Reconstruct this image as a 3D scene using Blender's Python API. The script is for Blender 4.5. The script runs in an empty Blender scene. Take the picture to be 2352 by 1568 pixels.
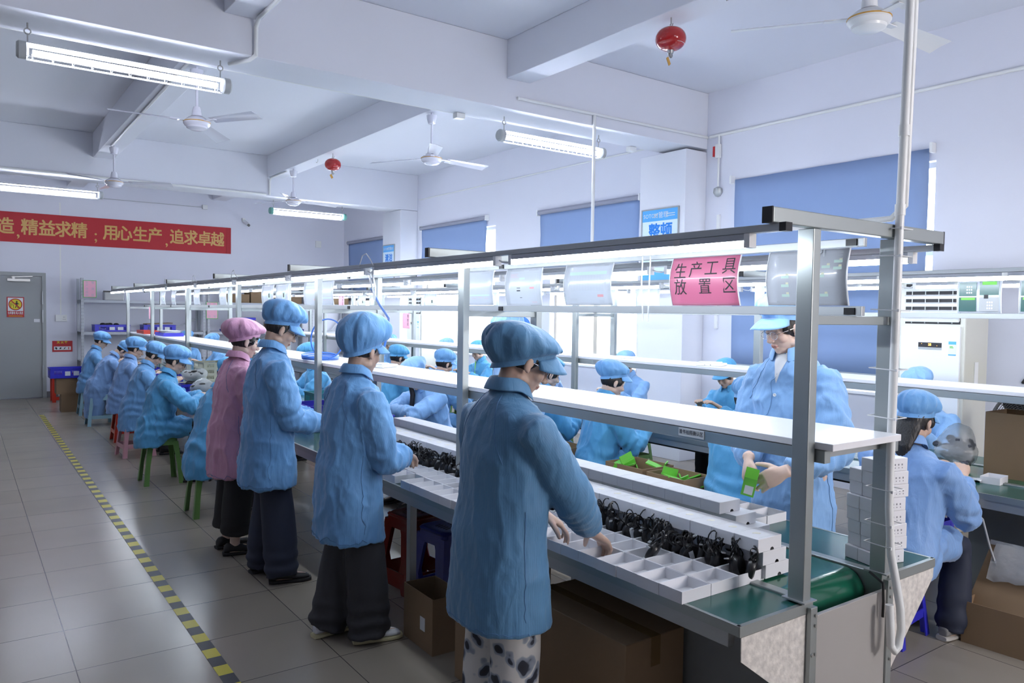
import bpy, bmesh, math, random
from mathutils import Vector, Matrix, noise
from mathutils.bvhtree import BVHTree
random.seed(7)
PI = math.pi
SC = bpy.context.scene
COL = SC.collection
R = math.radians

# ------------------------------------------------------------------ camera
cam_d = bpy.data.cameras.new('camera')
cam = bpy.data.objects.new('camera', cam_d)
COL.objects.link(cam)
cam_d.sensor_width = 36.0
cam_d.lens = 1767.05 / 2352.0 * 36.0
cam_d.clip_start = 0.05
yaw, pit, rol = 0.623067, -0.0371823, 0.0151104
fw = Vector((math.sin(yaw) * math.cos(pit), math.cos(yaw) * math.cos(pit), math.sin(pit)))
ri = fw.cross(Vector((0, 0, 1))).normalized()
up = ri.cross(fw)
r2 = ri * math.cos(rol) + up * math.sin(rol)
u2 = up * math.cos(rol) - ri * math.sin(rol)
cm = Matrix((r2, u2, -fw)).transposed().to_4x4()
cm.translation = Vector((0, 0, 1.75))
cam.matrix_world = cm
SC.camera = cam

# ------------------------------------------------------------------ daylight, exposure
W = bpy.data.worlds.new('daylight')
SC.world = W
W.use_nodes = True
bg = W.node_tree.nodes['Background']
bg.inputs[0].default_value = (0.83, 0.91, 1.0, 1)
bg.inputs[1].default_value = 5.0
SC.view_settings.view_transform = 'Standard'
SC.view_settings.look = 'None'
SC.view_settings.gamma = 1
SC.view_settings.use_curve_mapping = False
SC.view_settings.exposure = 1.32
LED_STRENGTH = 22.0
LAMP_STRENGTH = 26.0

# added warm area lamp outside the unseen rear opening, lighting the near end faces
ld = bpy.data.lights.new('rear_warm_fill', 'AREA')
ld.shape = 'RECTANGLE'; ld.size = 1.5; ld.size_y = 1.3; ld.energy = 60; ld.color = (1.0, .88, .80)
lo = bpy.data.objects.new('rear_warm_fill', ld); COL.objects.link(lo)
lo.location = (4.4, -3.55, 2.45); lo.rotation_euler = (R(90), 0, 0)

# ------------------------------------------------------------------ materials
MATS = {}
def mat(name, col, rough=0.5, metal=0.0, spec=0.5, emit=0.0, bump=0.0, bscale=60.0, var=0.0, vscale=4.0, alpha=1.0, trans=0.0, sheen=0.0, stretch=None, coat=0.0, two=None):
    if name in MATS:
        return MATS[name]
    m = bpy.data.materials.new(name)
    m.use_nodes = True
    nt = m.node_tree
    b = nt.nodes['Principled BSDF']
    c = (col[0], col[1], col[2], 1)
    b.inputs['Base Color'].default_value = c
    b.inputs['Roughness'].default_value = rough
    b.inputs['Metallic'].default_value = metal
    b.inputs['Specular IOR Level'].default_value = spec
    b.inputs['Alpha'].default_value = alpha
    b.inputs['Transmission Weight'].default_value = trans
    b.inputs['Coat Weight'].default_value = coat
    if sheen:
        b.inputs['Sheen Weight'].default_value = sheen
        b.inputs['Sheen Roughness'].default_value = 0.4
    if emit:
        b.inputs['Emission Color'].default_value = c
        b.inputs['Emission Strength'].default_value = emit
    if bump or var:
        tc = nt.nodes.new('ShaderNodeTexCoord')
        src = tc.outputs['Object']
        if stretch:
            mp = nt.nodes.new('ShaderNodeMapping')
            mp.inputs['Scale'].default_value = stretch
            nt.links.new(src, mp.inputs['Vector'])
            src = mp.outputs['Vector']
    if var:
        n = nt.nodes.new('ShaderNodeTexNoise')
        n.inputs['Scale'].default_value = vscale
        n.inputs['Detail'].default_value = 5
        nt.links.new(src, n.inputs['Vector'])
        mr = nt.nodes.new('ShaderNodeMapRange')
        mr.inputs['To Min'].default_value = 1 - var
        mr.inputs['To Max'].default_value = 1 + var
        nt.links.new(n.outputs['Fac'], mr.inputs['Value'])
        mx = nt.nodes.new('ShaderNodeVectorMath')
        mx.operation = 'SCALE'
        mx.inputs[0].default_value = col[:3]
        nt.links.new(mr.outputs['Result'], mx.inputs['Scale'])
        nt.links.new(mx.outputs['Vector'], b.inputs['Base Color'])
    if bump:
        n2 = nt.nodes.new('ShaderNodeTexNoise')
        n2.inputs['Scale'].default_value = bscale
        n2.inputs['Detail'].default_value = 4
        nt.links.new(src, n2.inputs['Vector'])
        bp = nt.nodes.new('ShaderNodeBump')
        bp.inputs['Strength'].default_value = bump
        bp.inputs['Distance'].default_value = 0.01
        nt.links.new(n2.outputs['Fac'], bp.inputs['Height'])
        nt.links.new(bp.outputs['Normal'], b.inputs['Normal'])
    MATS[name] = m
    return m

def nodes_of(m):
    nt = m.node_tree
    return nt, nt.nodes['Principled BSDF']

def floor_mat():
    m = mat('floor_tile', (0.30, 0.27, 0.24), rough=0.16)
    nt, b = nodes_of(m)
    tc = nt.nodes.new('ShaderNodeTexCoord')
    mp = nt.nodes.new('ShaderNodeMapping')
    mp.inputs['Location'].default_value = (-0.44 / 0.555, -0.2775 / 0.555, 0)
    mp.inputs['Scale'].default_value = (1 / 0.555, 1 / 0.555, 1)
    nt.links.new(tc.outputs['Object'], mp.inputs['Vector'])
    br = nt.nodes.new('ShaderNodeTexBrick')
    br.offset = 0.0
    br.inputs['Scale'].default_value = 1.0
    br.inputs['Mortar Size'].default_value = 0.005
    br.inputs['Mortar Smooth'].default_value = 0.3
    br.inputs['Brick Width'].default_value = 1.0
    br.inputs['Row Height'].default_value = 1.0
    br.inputs['Color1'].default_value = (0.30, 0.262, 0.215, 1)
    br.inputs['Color2'].default_value = (0.275, 0.24, 0.195, 1)
    br.inputs['Mortar'].default_value = (0.07, 0.062, 0.055, 1)
    nt.links.new(mp.outputs['Vector'], br.inputs['Vector'])
    n = nt.nodes.new('ShaderNodeTexNoise')
    n.inputs['Scale'].default_value = 1.6
    n.inputs['Detail'].default_value = 2
    nt.links.new(tc.outputs['Object'], n.inputs['Vector'])
    mr = nt.nodes.new('ShaderNodeMapRange')
    mr.inputs['To Min'].default_value = 0.9
    mr.inputs['To Max'].default_value = 1.08
    nt.links.new(n.outputs['Fac'], mr.inputs['Value'])
    mx = nt.nodes.new('ShaderNodeVectorMath')
    mx.operation = 'SCALE'
    nt.links.new(br.outputs['Color'], mx.inputs[0])
    nt.links.new(mr.outputs['Result'], mx.inputs['Scale'])
    nt.links.new(mx.outputs['Vector'], b.inputs['Base Color'])
    r = nt.nodes.new('ShaderNodeMapRange')
    r.inputs['To Min'].default_value = 0.2
    r.inputs['To Max'].default_value = 0.28
    nt.links.new(n.outputs['Fac'], r.inputs['Value'])
    nt.links.new(r.outputs['Result'], b.inputs['Roughness'])
    bp = nt.nodes.new('ShaderNodeBump')
    bp.inputs['Strength'].default_value = 0.35
    bp.inputs['Distance'].default_value = 0.004
    bp.invert = True
    nt.links.new(br.outputs['Fac'], bp.inputs['Height'])
    nt.links.new(bp.outputs['Normal'], b.inputs['Normal'])
    return m

def stripe_mat(name, c1, c2, axis, period, rough=0.4, duty=0.5):
    m = mat(name, c1, rough=rough)
    nt, b = nodes_of(m)
    tc = nt.nodes.new('ShaderNodeTexCoord')
    sp = nt.nodes.new('ShaderNodeSeparateXYZ')
    nt.links.new(tc.outputs['Object'], sp.inputs[0])
    d = nt.nodes.new('ShaderNodeMath'); d.operation = 'DIVIDE'; d.inputs[1].default_value = period
    nt.links.new(sp.outputs[axis], d.inputs[0])
    f = nt.nodes.new('ShaderNodeMath'); f.operation = 'FRACT'
    nt.links.new(d.outputs[0], f.inputs[0])
    g = nt.nodes.new('ShaderNodeMath'); g.operation = 'GREATER_THAN'; g.inputs[1].default_value = duty
    nt.links.new(f.outputs[0], g.inputs[0])
    mx = nt.nodes.new('ShaderNodeMix'); mx.data_type = 'RGBA'
    mx.inputs['A'].default_value = (*c1, 1)
    mx.inputs['B'].default_value = (*c2, 1)
    nt.links.new(g.outputs[0], mx.inputs['Factor'])
    nt.links.new(mx.outputs['Result'], b.inputs['Base Color'])
    return m

def coat_mat(name, col, stripes=0.0, rough=0.55):
    """woven smock cloth: fine vertical pinstripe of the weave, soft crinkle bump"""
    m = mat(name, col, rough=rough, spec=0.35, sheen=0.25)
    nt, b = nodes_of(m)
    tc = nt.nodes.new('ShaderNodeTexCoord')
    at = nt.nodes.new('ShaderNodeAttribute'); at.attribute_name = 'weft'
    fq = nt.nodes.new('ShaderNodeMath'); fq.operation = 'MULTIPLY'; fq.inputs[1].default_value = 2 * PI / .0075
    nt.links.new(at.outputs['Fac'], fq.inputs[0])
    si = nt.nodes.new('ShaderNodeMath'); si.operation = 'SINE'
    nt.links.new(fq.outputs[0], si.inputs[0])
    ps = nt.nodes.new('ShaderNodeMath'); ps.operation = 'MULTIPLY_ADD'; ps.inputs[1].default_value = .5; ps.inputs[2].default_value = .5
    nt.links.new(si.outputs[0], ps.inputs[0])
    pw = nt.nodes.new('ShaderNodeMath'); pw.operation = 'POWER'; pw.inputs[1].default_value = 5.0
    nt.links.new(ps.outputs[0], pw.inputs[0])
    n = nt.nodes.new('ShaderNodeTexNoise')
    n.inputs['Scale'].default_value = 7.0
    n.inputs['Detail'].default_value = 5
    nt.links.new(tc.outputs['Object'], n.inputs['Vector'])
    mr = nt.nodes.new('ShaderNodeMapRange')
    mr.inputs['To Min'].default_value = 0.93
    mr.inputs['To Max'].default_value = 1.07
    nt.links.new(n.outputs['Fac'], mr.inputs['Value'])
    ml = nt.nodes.new('ShaderNodeMath'); ml.operation = 'MULTIPLY_ADD'
    ml.inputs[1].default_value = -stripes
    nt.links.new(pw.outputs[0], ml.inputs[0])
    nt.links.new(mr.outputs['Result'], ml.inputs[2])
    mx = nt.nodes.new('ShaderNodeVectorMath'); mx.operation = 'SCALE'
    mx.inputs[0].default_value = col
    nt.links.new(ml.outputs[0], mx.inputs['Scale'])
    nt.links.new(mx.outputs['Vector'], b.inputs['Base Color'])
    mp = nt.nodes.new('ShaderNodeMapping')
    mp.inputs['Scale'].default_value = (1.0, 1.0, 0.35)
    nt.links.new(tc.outputs['Object'], mp.inputs['Vector'])
    n2 = nt.nodes.new('ShaderNodeTexNoise')
    n2.inputs['Scale'].default_value = 26.0
    n2.inputs['Detail'].default_value = 3
    n2.inputs['Distortion'].default_value = 0.6
    nt.links.new(mp.outputs['Vector'], n2.inputs['Vector'])
    bp = nt.nodes.new('ShaderNodeBump')
    bp.inputs['Strength'].default_value = 0.45
    bp.inputs['Distance'].default_value = 0.012
    nt.links.new(n2.outputs['Fac'], bp.inputs['Height'])
    nt.links.new(bp.outputs['Normal'], b.inputs['Normal'])
    return m

def skin_mat(name, col):
    m = mat(name, col, rough=0.48, spec=0.4)
    nt, b = nodes_of(m)
    a = nt.nodes.new('ShaderNodeVertexColor')
    a.layer_name = 'tone'
    mx = nt.nodes.new('ShaderNodeVectorMath'); mx.operation = 'MULTIPLY'
    mx.inputs[1].default_value = col
    nt.links.new(a.outputs['Color'], mx.inputs[0])
    nt.links.new(mx.outputs['Vector'], b.inputs['Base Color'])
    b.inputs['Subsurface Weight'].default_value = 0.12
    b.inputs['Subsurface Radius'].default_value = (0.01, 0.004, 0.002)
    return m

M_wall = mat('wall_paint', (0.70, 0.71, 0.79), rough=0.75, var=0.025, vscale=1.2, bump=0.06, bscale=30)
M_ceil = mat('ceiling_paint', (0.72, 0.735, 0.80), rough=0.8, var=0.02, vscale=0.8)
M_floor = floor_mat()
M_white = mat('white_plastic', (0.80, 0.81, 0.82), rough=0.35)
M_pvc = mat('white_pvc', (0.76, 0.77, 0.76), rough=0.35)
M_board = mat('white_shelf_laminate', (0.80, 0.80, 0.82), rough=0.28, var=0.02, vscale=6)
M_alu = mat('anodised_aluminium', (0.37, 0.40, 0.395), rough=0.42, metal=0.8, bump=0.02, bscale=200, stretch=(1, 0.03, 1))
M_alu_d = mat('aluminium_grey', (0.42, 0.44, 0.45), rough=0.4, metal=0.6)
M_steel = mat('steel', (0.45, 0.45, 0.44), rough=0.35, metal=0.9)
M_galv = mat('galvanised_sheet', (0.78, 0.74, 0.69), rough=0.42, metal=0.35, var=0.5, vscale=38, bump=0.3, bscale=70)
M_panel = mat('painted_panel', (0.42, 0.40, 0.38), rough=0.42, metal=0.25, var=0.03)
M_cab = mat('grey_cabinet_sheet', (0.20, 0.215, 0.22), rough=0.5)
M_green = mat('green_laminate', (0.012, 0.085, 0.075), rough=0.22, var=0.08, vscale=9)
M_belt = mat('green_belt', (0.006, 0.10, 0.055), rough=0.2, coat=0.3)
M_black = mat('black_plastic', (0.012, 0.012, 0.014), rough=0.32)
M_dark = mat('dark_rubber', (0.02, 0.02, 0.022), rough=0.6)
M_led = mat('led_diffuser', (0.82, 0.90, 1.0), emit=LED_STRENGTH)
M_lamp = mat('fluorescent_glow', (0.79, 0.84, 1.0), emit=LAMP_STRENGTH)
M_red = mat('red_enamel', (0.42, 0.012, 0.012), rough=0.15, coat=0.4)
M_gold = mat('gold_tag', (0.55, 0.30, 0.05), rough=0.4)
M_paper = mat('paper_white', (0.70, 0.72, 0.74), rough=0.35)
M_ink = mat('ink_black', (0.02, 0.02, 0.025), rough=0.6)
M_inkg = mat('ink_grey', (0.42, 0.44, 0.47), rough=0.6)
M_inkr = mat('ink_pale_red', (0.70, 0.35, 0.38), rough=0.6)
M_inkgr = mat('ink_pale_green', (0.50, 0.66, 0.58), rough=0.6)
M_pink = mat('pink_paper', (0.72, 0.22, 0.36), rough=0.5)
M_pinkl = mat('pale_pink_paper', (0.80, 0.40, 0.52), rough=0.45)
M_box = mat('white_card', (0.74, 0.74, 0.77), rough=0.6)
M_carton = mat('brown_carton', (0.24, 0.155, 0.085), rough=0.75, var=0.08, vscale=5)
M_carton2 = mat('carton_inside', (0.30, 0.20, 0.12), rough=0.8)
M_tapeb = mat('brown_packing_tape', (0.17, 0.10, 0.04), rough=0.2)
M_blue = mat('blue_crate_plastic', (0.035, 0.035, 0.52), rough=0.35)
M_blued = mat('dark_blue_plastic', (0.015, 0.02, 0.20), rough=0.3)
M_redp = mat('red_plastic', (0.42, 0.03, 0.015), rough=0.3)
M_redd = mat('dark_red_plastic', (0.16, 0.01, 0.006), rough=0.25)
M_yel = mat('yellow_plastic', (0.75, 0.48, 0.03), rough=0.4)
M_greenp = mat('green_stool_plastic', (0.11, 0.23, 0.06), rough=0.4)
M_pinkp = mat('pink_stool_plastic', (0.50, 0.25, 0.29), rough=0.4)
M_lbp = mat('pale_blue_stool_plastic', (0.26, 0.44, 0.53), rough=0.4)
M_greenbox = mat('green_card', (0.13, 0.50, 0.04), rough=0.45)
M_blind = mat('blue_blind_fabric', (0.25, 0.35, 0.58), rough=0.85, bump=0.1, bscale=300)
M_door = mat('grey_door_paint', (0.33, 0.35, 0.35), rough=0.45)
M_banner = mat('red_banner_cloth', (0.45, 0.014, 0.022), rough=0.6, var=0.05, vscale=2)
M_bannerink = mat('banner_gold', (0.62, 0.36, 0.10), rough=0.45)
M_bluecable = mat('blue_cable', (0.06, 0.20, 0.66), rough=0.35)
M_cream = mat('cream_plastic', (0.66, 0.64, 0.50), rough=0.5)
M_poly = mat('clear_bag_film', (0.75, 0.78, 0.82), rough=0.12, alpha=0.36, bump=0.8, bscale=26)
M_glass = mat('window_glass', (0.95, 0.97, 1.0), rough=0.02, trans=1.0, alpha=0.25)
M_lens = mat('spectacle_lens', (0.9, 0.95, 1.0), rough=0.03, alpha=0.16, spec=0.8)
M_winframe = mat('window_aluminium', (0.55, 0.50, 0.42), rough=0.4, metal=0.3)
M_rack = mat('grey_rack_steel', (0.40, 0.42, 0.46), rough=0.45, metal=0.2)
M_bluepost = mat('poster_blue', (0.10, 0.42, 0.85), rough=0.3)
M_postlow = mat('poster_pale', (0.66, 0.80, 0.93), rough=0.3)
M_bluetxt = mat('poster_deep_blue', (0.02, 0.22, 0.72), rough=0.3)
M_redsign = mat('sign_red', (0.50, 0.015, 0.02), rough=0.4)
M_yelsign = mat('sign_yellow', (0.72, 0.62, 0.02), rough=0.4)
M_greenfr = mat('sign_green_frame', (0.10, 0.38, 0.10), rough=0.4)
M_fan = mat('fan_white_enamel', (0.70, 0.70, 0.78), rough=0.18, coat=0.3)
M_ac = mat('air_con_white', (0.80, 0.82, 0.84), rough=0.25)
M_acgrey = mat('air_con_warm_grey', (0.62, 0.62, 0.56), rough=0.35)

# ------------------------------------------------------------------ mesh helpers
class MB:
    def __init__(s):
        s.v = []; s.f = []; s.mi = []; s.cur = 0
    def add(s, vs, fs):
        o = len(s.v)
        s.v.extend(Vector(p) for p in vs)
        s.f.extend([tuple(i + o for i in f) for f in fs])
        s.mi.extend([s.cur] * len(fs))
        return s
    def box(s, x0, x1, y0, y1, z0, z1):
        return s.add([(x0, y0, z0), (x1, y0, z0), (x1, y1, z0), (x0, y1, z0), (x0, y0, z1), (x1, y0, z1), (x1, y1, z1), (x0, y1, z1)],
                     [(3, 2, 1, 0), (4, 5, 6, 7), (0, 1, 5, 4), (1, 2, 6, 5), (2, 3, 7, 6), (3, 0, 4, 7)])
    def obox(s, c, ax, ay, az):
        c = Vector(c); ax = Vector(ax); ay = Vector(ay); az = Vector(az)
        vs = []
        for k in (-1, 1):
            for (i, j) in ((-1, -1), (1, -1), (1, 1), (-1, 1)):
                vs.append(c + ax * i + ay * j + az * k)
        return s.add(vs, [(3, 2, 1, 0), (4, 5, 6, 7), (0, 1, 5, 4), (1, 2, 6, 5), (2, 3, 7, 6), (3, 0, 4, 7)])
    def quad(s, a, b, c, d):
        return s.add([a, b, c, d], [(0, 1, 2, 3)])
    def loft(s, secs, cap=True, closed=True):
        """secs: list of rings (lists of points)"""
        n = len(secs[0]); o = []
        vs = [p for r in secs for p in r]
        fs = []
        for i in range(len(secs) - 1):
            for j in range(n if closed else n - 1):
                a = i * n + j; b = i * n + (j + 1) % n
                fs.append((a, b, b + n, a + n))
        if cap:
            fs.append(tuple(reversed(range(n))))
            fs.append(tuple(range((len(secs) - 1) * n, len(secs) * n)))
        return s.add(vs, fs)
    def tube(s, pts, rad, n=10, cap=True, ref=None):
        pts = [Vector(p) for p in pts]
        if not hasattr(rad, '__len__'):
            rad = [rad] * len(pts)
        t0 = (pts[1] - pts[0]).normalized()
        a = Vector(ref) if ref else (Vector((0, 0, 1)) if abs(t0.z) < 0.9 else Vector((1, 0, 0)))
        nx = (a - t0 * a.dot(t0)).normalized()
        secs = []
        for i, p in enumerate(pts):
            if i == 0: t = pts[1] - pts[0]
            elif i == len(pts) - 1: t = pts[-1] - pts[-2]
            else: t = (pts[i + 1] - pts[i]).normalized() + (pts[i] - pts[i - 1]).normalized()
            if t.length < 1e-9: t = t0
            t = t.normalized()
            nx = nx - t * nx.dot(t)
            nx = nx.normalized() if nx.length > 1e-6 else t.orthogonal().normalized()
            ny = t.cross(nx)
            r = rad[i]
            rx, ry = (r if hasattr(r, '__len__') else (r, r))
            secs.append([p + nx * (rx * math.cos(2 * PI * k / n)) + ny * (ry * math.sin(2 * PI * k / n)) for k in range(n)])
        return s.loft(secs, cap)
    def cyl(s, a, b, r, n=16, r2=None):
        return s.tube([a, b], [r, r if r2 is None else r2], n)
    def lathe(s, prof, c=(0, 0, 0), n=24, axis='z'):
        secs = []
        c = Vector(c)
        for (r, h) in prof:
            r = max(r, 1e-5)
            ring = []
            for k in range(n):
                a = 2 * PI * k / n
                if axis == 'z': q = Vector((r * math.cos(a), r * math.sin(a), h))
                elif axis == 'y': q = Vector((r * math.sin(a), h, r * math.cos(a)))
                else: q = Vector((h, r * math.cos(a), r * math.sin(a)))
                ring.append(c + q)
            secs.append(ring)
        return s.loft(secs)
    def ell(s, c, r, n=20, m=12, M=None):
        c = Vector(c); vs = []; fs = []
        for i in range(m + 1):
            ph = -PI / 2 + PI * i / m
            for j in range(n):
                th = 2 * PI * j / n
                p = Vector((r[0] * math.cos(ph) * math.cos(th), r[1] * math.cos(ph) * math.sin(th), r[2] * math.sin(ph)))
                if M: p = M @ p
                vs.append(c + p)
        for i in range(m):
            for j in range(n):
                a = i * n + j; b = i * n + (j + 1) % n
                fs.append((a, b, b + n, a + n))
        return s.add(vs, fs)
    def torus(s, c, R_, r, ax=(1, 0, 0), ay=(0, 0, 1), n=24, m=8, a0=0, a1=2 * PI):
        c = Vector(c); ax = Vector(ax); ay = Vector(ay); az = ax.cross(ay).normalized()
        full = abs(a1 - a0 - 2 * PI) < 1e-6
        k = n if full else n + 1
        secs = []
        for i in range(k):
            a = a0 + (a1 - a0) * i / n
            d = ax * math.cos(a) + ay * math.sin(a)
            secs.append([c + d * R_ + d.normalized() * (r * math.cos(2 * PI * j / m)) + az * (r * math.sin(2 * PI * j / m)) for j in range(m)])
        if full:
            secs.append(secs[0])
            return s.loft(secs, cap=False)
        return s.loft(secs)
    def prism(s, poly, ex):
        """poly: list of 3d points, ex: extrusion vector"""
        n = len(poly); ex = Vector(ex)
        vs = [Vector(p) for p in poly] + [Vector(p) + ex for p in poly]
        fs = [tuple(reversed(range(n))), tuple(range(n, 2 * n))]
        for i in range(n):
            j = (i + 1) % n
            fs.append((i, j, j + n, i + n))
        return s.add(vs, fs)
    def grid(s, rows, thick=None):
        """rows of points -> surface"""
        n = len(rows[0]); vs = [p for r in rows for p in r]; fs = []
        for i in range(len(rows) - 1):
            for j in range(n - 1):
                a = i * n + j
                fs.append((a, a + 1, a + n + 1, a + n))
        return s.add(vs, fs)
    def mesh(s, name, smooth=False, merge=False):
        me = bpy.data.meshes.new(name)
        me.from_pydata([tuple(p) for p in s.v], [], s.f)
        if any(s.mi):
            for p, i in zip(me.polygons, s.mi): p.material_index = i
        bm = bmesh.new(); bm.from_mesh(me)
        if merge: bmesh.ops.remove_doubles(bm, verts=bm.verts, dist=1e-5)
        bmesh.ops.recalc_face_normals(bm, faces=bm.faces)
        bm.to_mesh(me); bm.free()
        if smooth:
            me.polygons.foreach_set('use_smooth', [True] * len(me.polygons))
            if smooth != 'all':
                me.set_sharp_from_angle(angle=R(38))
        return me
    def build(s, name, m, parent=None, smooth=False, merge=False, loc=None):
        return link(name, s.mesh(name, smooth, merge), m, parent, loc)

def link(name, me, m, parent=None, loc=None):
    o = bpy.data.objects.new(name, me)
    COL.objects.link(o)
    for q in (m if isinstance(m, (list, tuple)) else [m]):
        me.materials.append(q)
    if parent: o.parent = parent
    if loc: o.location = loc
    return o

def tag(o, label, cat, group=None, kind=None):
    if label: o['label'] = label
    if cat: o['category'] = cat
    if group: o['group'] = group
    if kind: o['kind'] = kind
    return o

def thing(name, label, cat, loc=(0, 0, 0), rz=0.0, group=None):
    o = bpy.data.objects.new(name, None)
    o.empty_display_size = 0.05
    COL.objects.link(o)
    o.location = loc
    o.rotation_euler = (0, 0, rz)
    return tag(o, label, cat, group)

KIDS = {}
def copy_tree(o, loc=None, rz=None, label=None, group=None, rot=None):
    """a copy of a thing with copies of its parts and sub-parts (shared mesh data)"""
    def kids(p): return [c for c in p.children]
    def rec(a, par):
        c = a.copy(); COL.objects.link(c); c.parent = par
        for k in kids(a): rec(k, c)
        return c
    c = o.copy(); COL.objects.link(c)
    for k in kids(o): rec(k, c)
    if loc is not None: c.location = loc
    if rz is not None: c.rotation_euler = (0, 0, rz)
    if rot is not None: c.rotation_euler = rot
    if label: c['label'] = label
    if group: c['group'] = group
    return c

def struct(o):
    o['kind'] = 'structure'
    return o

ORD = ['nearest', 'second', 'third', 'fourth', 'fifth', 'sixth', 'seventh', 'eighth', 'ninth', 'tenth', 'eleventh', 'twelfth']
def nth(i):
    """0 -> nearest, 1 -> second nearest ..."""
    if i == 0: return 'nearest'
    if i < 12: return ORD[i] + ' nearest'
    k = i + 1
    suf = 'th' if 10 <= k % 100 <= 20 else {1: 'st', 2: 'nd', 3: 'rd'}.get(k % 10, 'th')
    return '%d%s nearest' % (k, suf)

def bevel(o, w=0.004, seg=2):
    b = o.modifiers.new('bevel', 'BEVEL')
    b.width = w; b.segments = seg; b.limit_method = 'ANGLE'; b.angle_limit = R(40)
    return o

def text_mb(s, size, bold=0.0, align='CENTER', space=1.0):
    cu = bpy.data.curves.new('lettering', 'FONT')
    cu.body = s; cu.size = size; cu.align_x = align; cu.align_y = 'CENTER'
    cu.offset = bold; cu.space_character = space; cu.resolution_u = 3
    cu.space_line = 1.0
    o = bpy.data.objects.new('tmp', cu)
    COL.objects.link(o)
    dg = bpy.context.evaluated_depsgraph_get()
    me = bpy.data.meshes.new_from_object(o.evaluated_get(dg))
    vs = [v.co.copy() for v in me.vertices]; fs = [tuple(p.vertices) for p in me.polygons]
    bpy.data.objects.remove(o); bpy.data.curves.remove(cu); bpy.data.meshes.remove(me)
    return vs, fs

def text(mb, s, size, o, ux, uy, bold=0.0, align='CENTER', squeeze=1.0):
    """lettering in the plane spanned by ux (reading direction) and uy (up) at point o"""
    vs, fs = text_mb(s, size, bold, align)
    o = Vector(o); ux = Vector(ux); uy = Vector(uy)
    mb.add([o + ux * (p.x * squeeze) + uy * p.y for p in vs], fs)
    return mb
# ================================================================== the room
XW, YF, XL, YB, ZC = 7.35, 17.05, -5.6, -3.2, 4.42
WT = 0.24
def slab(name, x0, x1, y0, y1, z0, z1, m):
    mb = MB().box(x0, x1, y0, y1, z0, z1)
    return struct(mb.build(name, m))
slab('floor', XL - .2, XW + .25, YB - .2, YF + .2, -0.12, 0, M_floor)
slab('ceiling', XL - .2, XW + .25, YB - .2, YF + .2, ZC, ZC + .12, M_ceil)
slab('wall_left', XL - .2, XL, YB - .2, YF + .2, 0, ZC, M_wall)
mb = MB().box(XL, 3.6, YB - .2, YB, 0, ZC).box(5.2, XW, YB - .2, YB, 0, ZC).box(3.6, 5.2, YB - .2, YB, 0, 1.7).box(3.6, 5.2, YB - .2, YB, 3.1, ZC)
struct(mb.build('wall_back', M_wall))
mb = MB().box(3.6, 5.2, YB - .12, YB - .06, 1.7, 1.75).box(3.6, 5.2, YB - .12, YB - .06, 3.05, 3.1).box(3.6, 3.65, YB - .12, YB - .06, 1.75, 3.05).box(5.15, 5.2, YB - .12, YB - .06, 1.75, 3.05).box(4.37, 4.43, YB - .12, YB - .06, 1.75, 3.05)
w5 = struct(mb.build('window_5', M_winframe))  # unseen rear window, added and sized to let in the warm fill
slab('wall_far', XL, XW + WT, YF, YF + .2, 0, ZC, M_wall)
# window wall with real openings
WINS = [(14.85, 16.6), (10.75, 13.25), (7.38, 9.25), (3.55, 5.8)]
Z0, Z1 = 1.02, 3.22
mb = MB()
mb.box(XW, XW + WT, YB - .2, YF + .2, 0, Z0)
mb.box(XW, XW + WT, YB - .2, YF + .2, Z1, ZC)
edges = [YB - .2] + [v for w in sorted(WINS) for v in w] + [YF + .2]
for i in range(0, len(edges), 2):
    mb.box(XW, XW + WT, edges[i], edges[i + 1], Z0, Z1)
struct(mb.build('wall_right', M_wall))
for i, (a, b) in enumerate(WINS):
    mb = MB()
    x0, x1 = XW + .10, XW + .16
    for (ya, yb, za, zb) in ((a, b, Z0, Z0 + .05), (a, b, Z1 - .05, Z1), (a, a + .05, Z0 + .05, Z1 - .05), (b - .05, b, Z0 + .05, Z1 - .05)):
        mb.box(x0, x1, ya, yb, za, zb)
    mid = a + (b - a) * 0.5
    mb.box(x0, x1, mid - .04, mid + .04, Z0 + .05, Z1 - .05)
    mb.box(x0 + .01, x1 - .01, a + .05, b - .05, 2.35, 2.40)
    w = struct(mb.build('window_%d' % (i + 1), M_winframe))
    g = MB().box(XW + .125, XW + .131, a + .05, b - .05, Z0 + .05, Z1 - .05).build('pane', M_glass, w)
    sl = MB().box(XW - .03, XW + .10, a - .03, b + .03, Z0 - .03, Z0 - .001).build('window_sill', M_board, w)
# beams and columns
def beam(n, x0, x1, y0, y1, z0, z1=ZC - .001):
    return struct(bevel(MB().box(x0, x1, y0, y1, z0, z1).build('trim_%d' % n, M_ceil), .006))
k = 1
for (y0, y1, zb) in ((6.25, 6.75, 3.755), (13.48, 14.02, 3.725), (-1.0, -.5, 3.755)):
    beam(k, XL, XW, y0, y1, zb); k += 1
for xb in (-3.69, -1.0, 1.69, 4.38):
    for (y0, y1) in ((6.75, 13.48), (-.5, 6.25), (14.02, YF)):
        if xb < XL: continue
        beam(k, xb, xb + .285, y0 + .001, y1 - .001, 4.045); k += 1
for (y0, y1) in ((6.25, 7.0), (13.48, 14.25)):
    beam(k, 6.98, XW - .001, y0 + .002, y1, 0, 3.72); k += 1
# skirting tiles on the far wall
mb = MB().box(1.34, 1.9, YF - .015, YF - .001, 0, .12)
o = struct(mb.build('baseboard_far', mat('skirting_tile', (0.20, 0.20, 0.21), rough=.3)))

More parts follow.
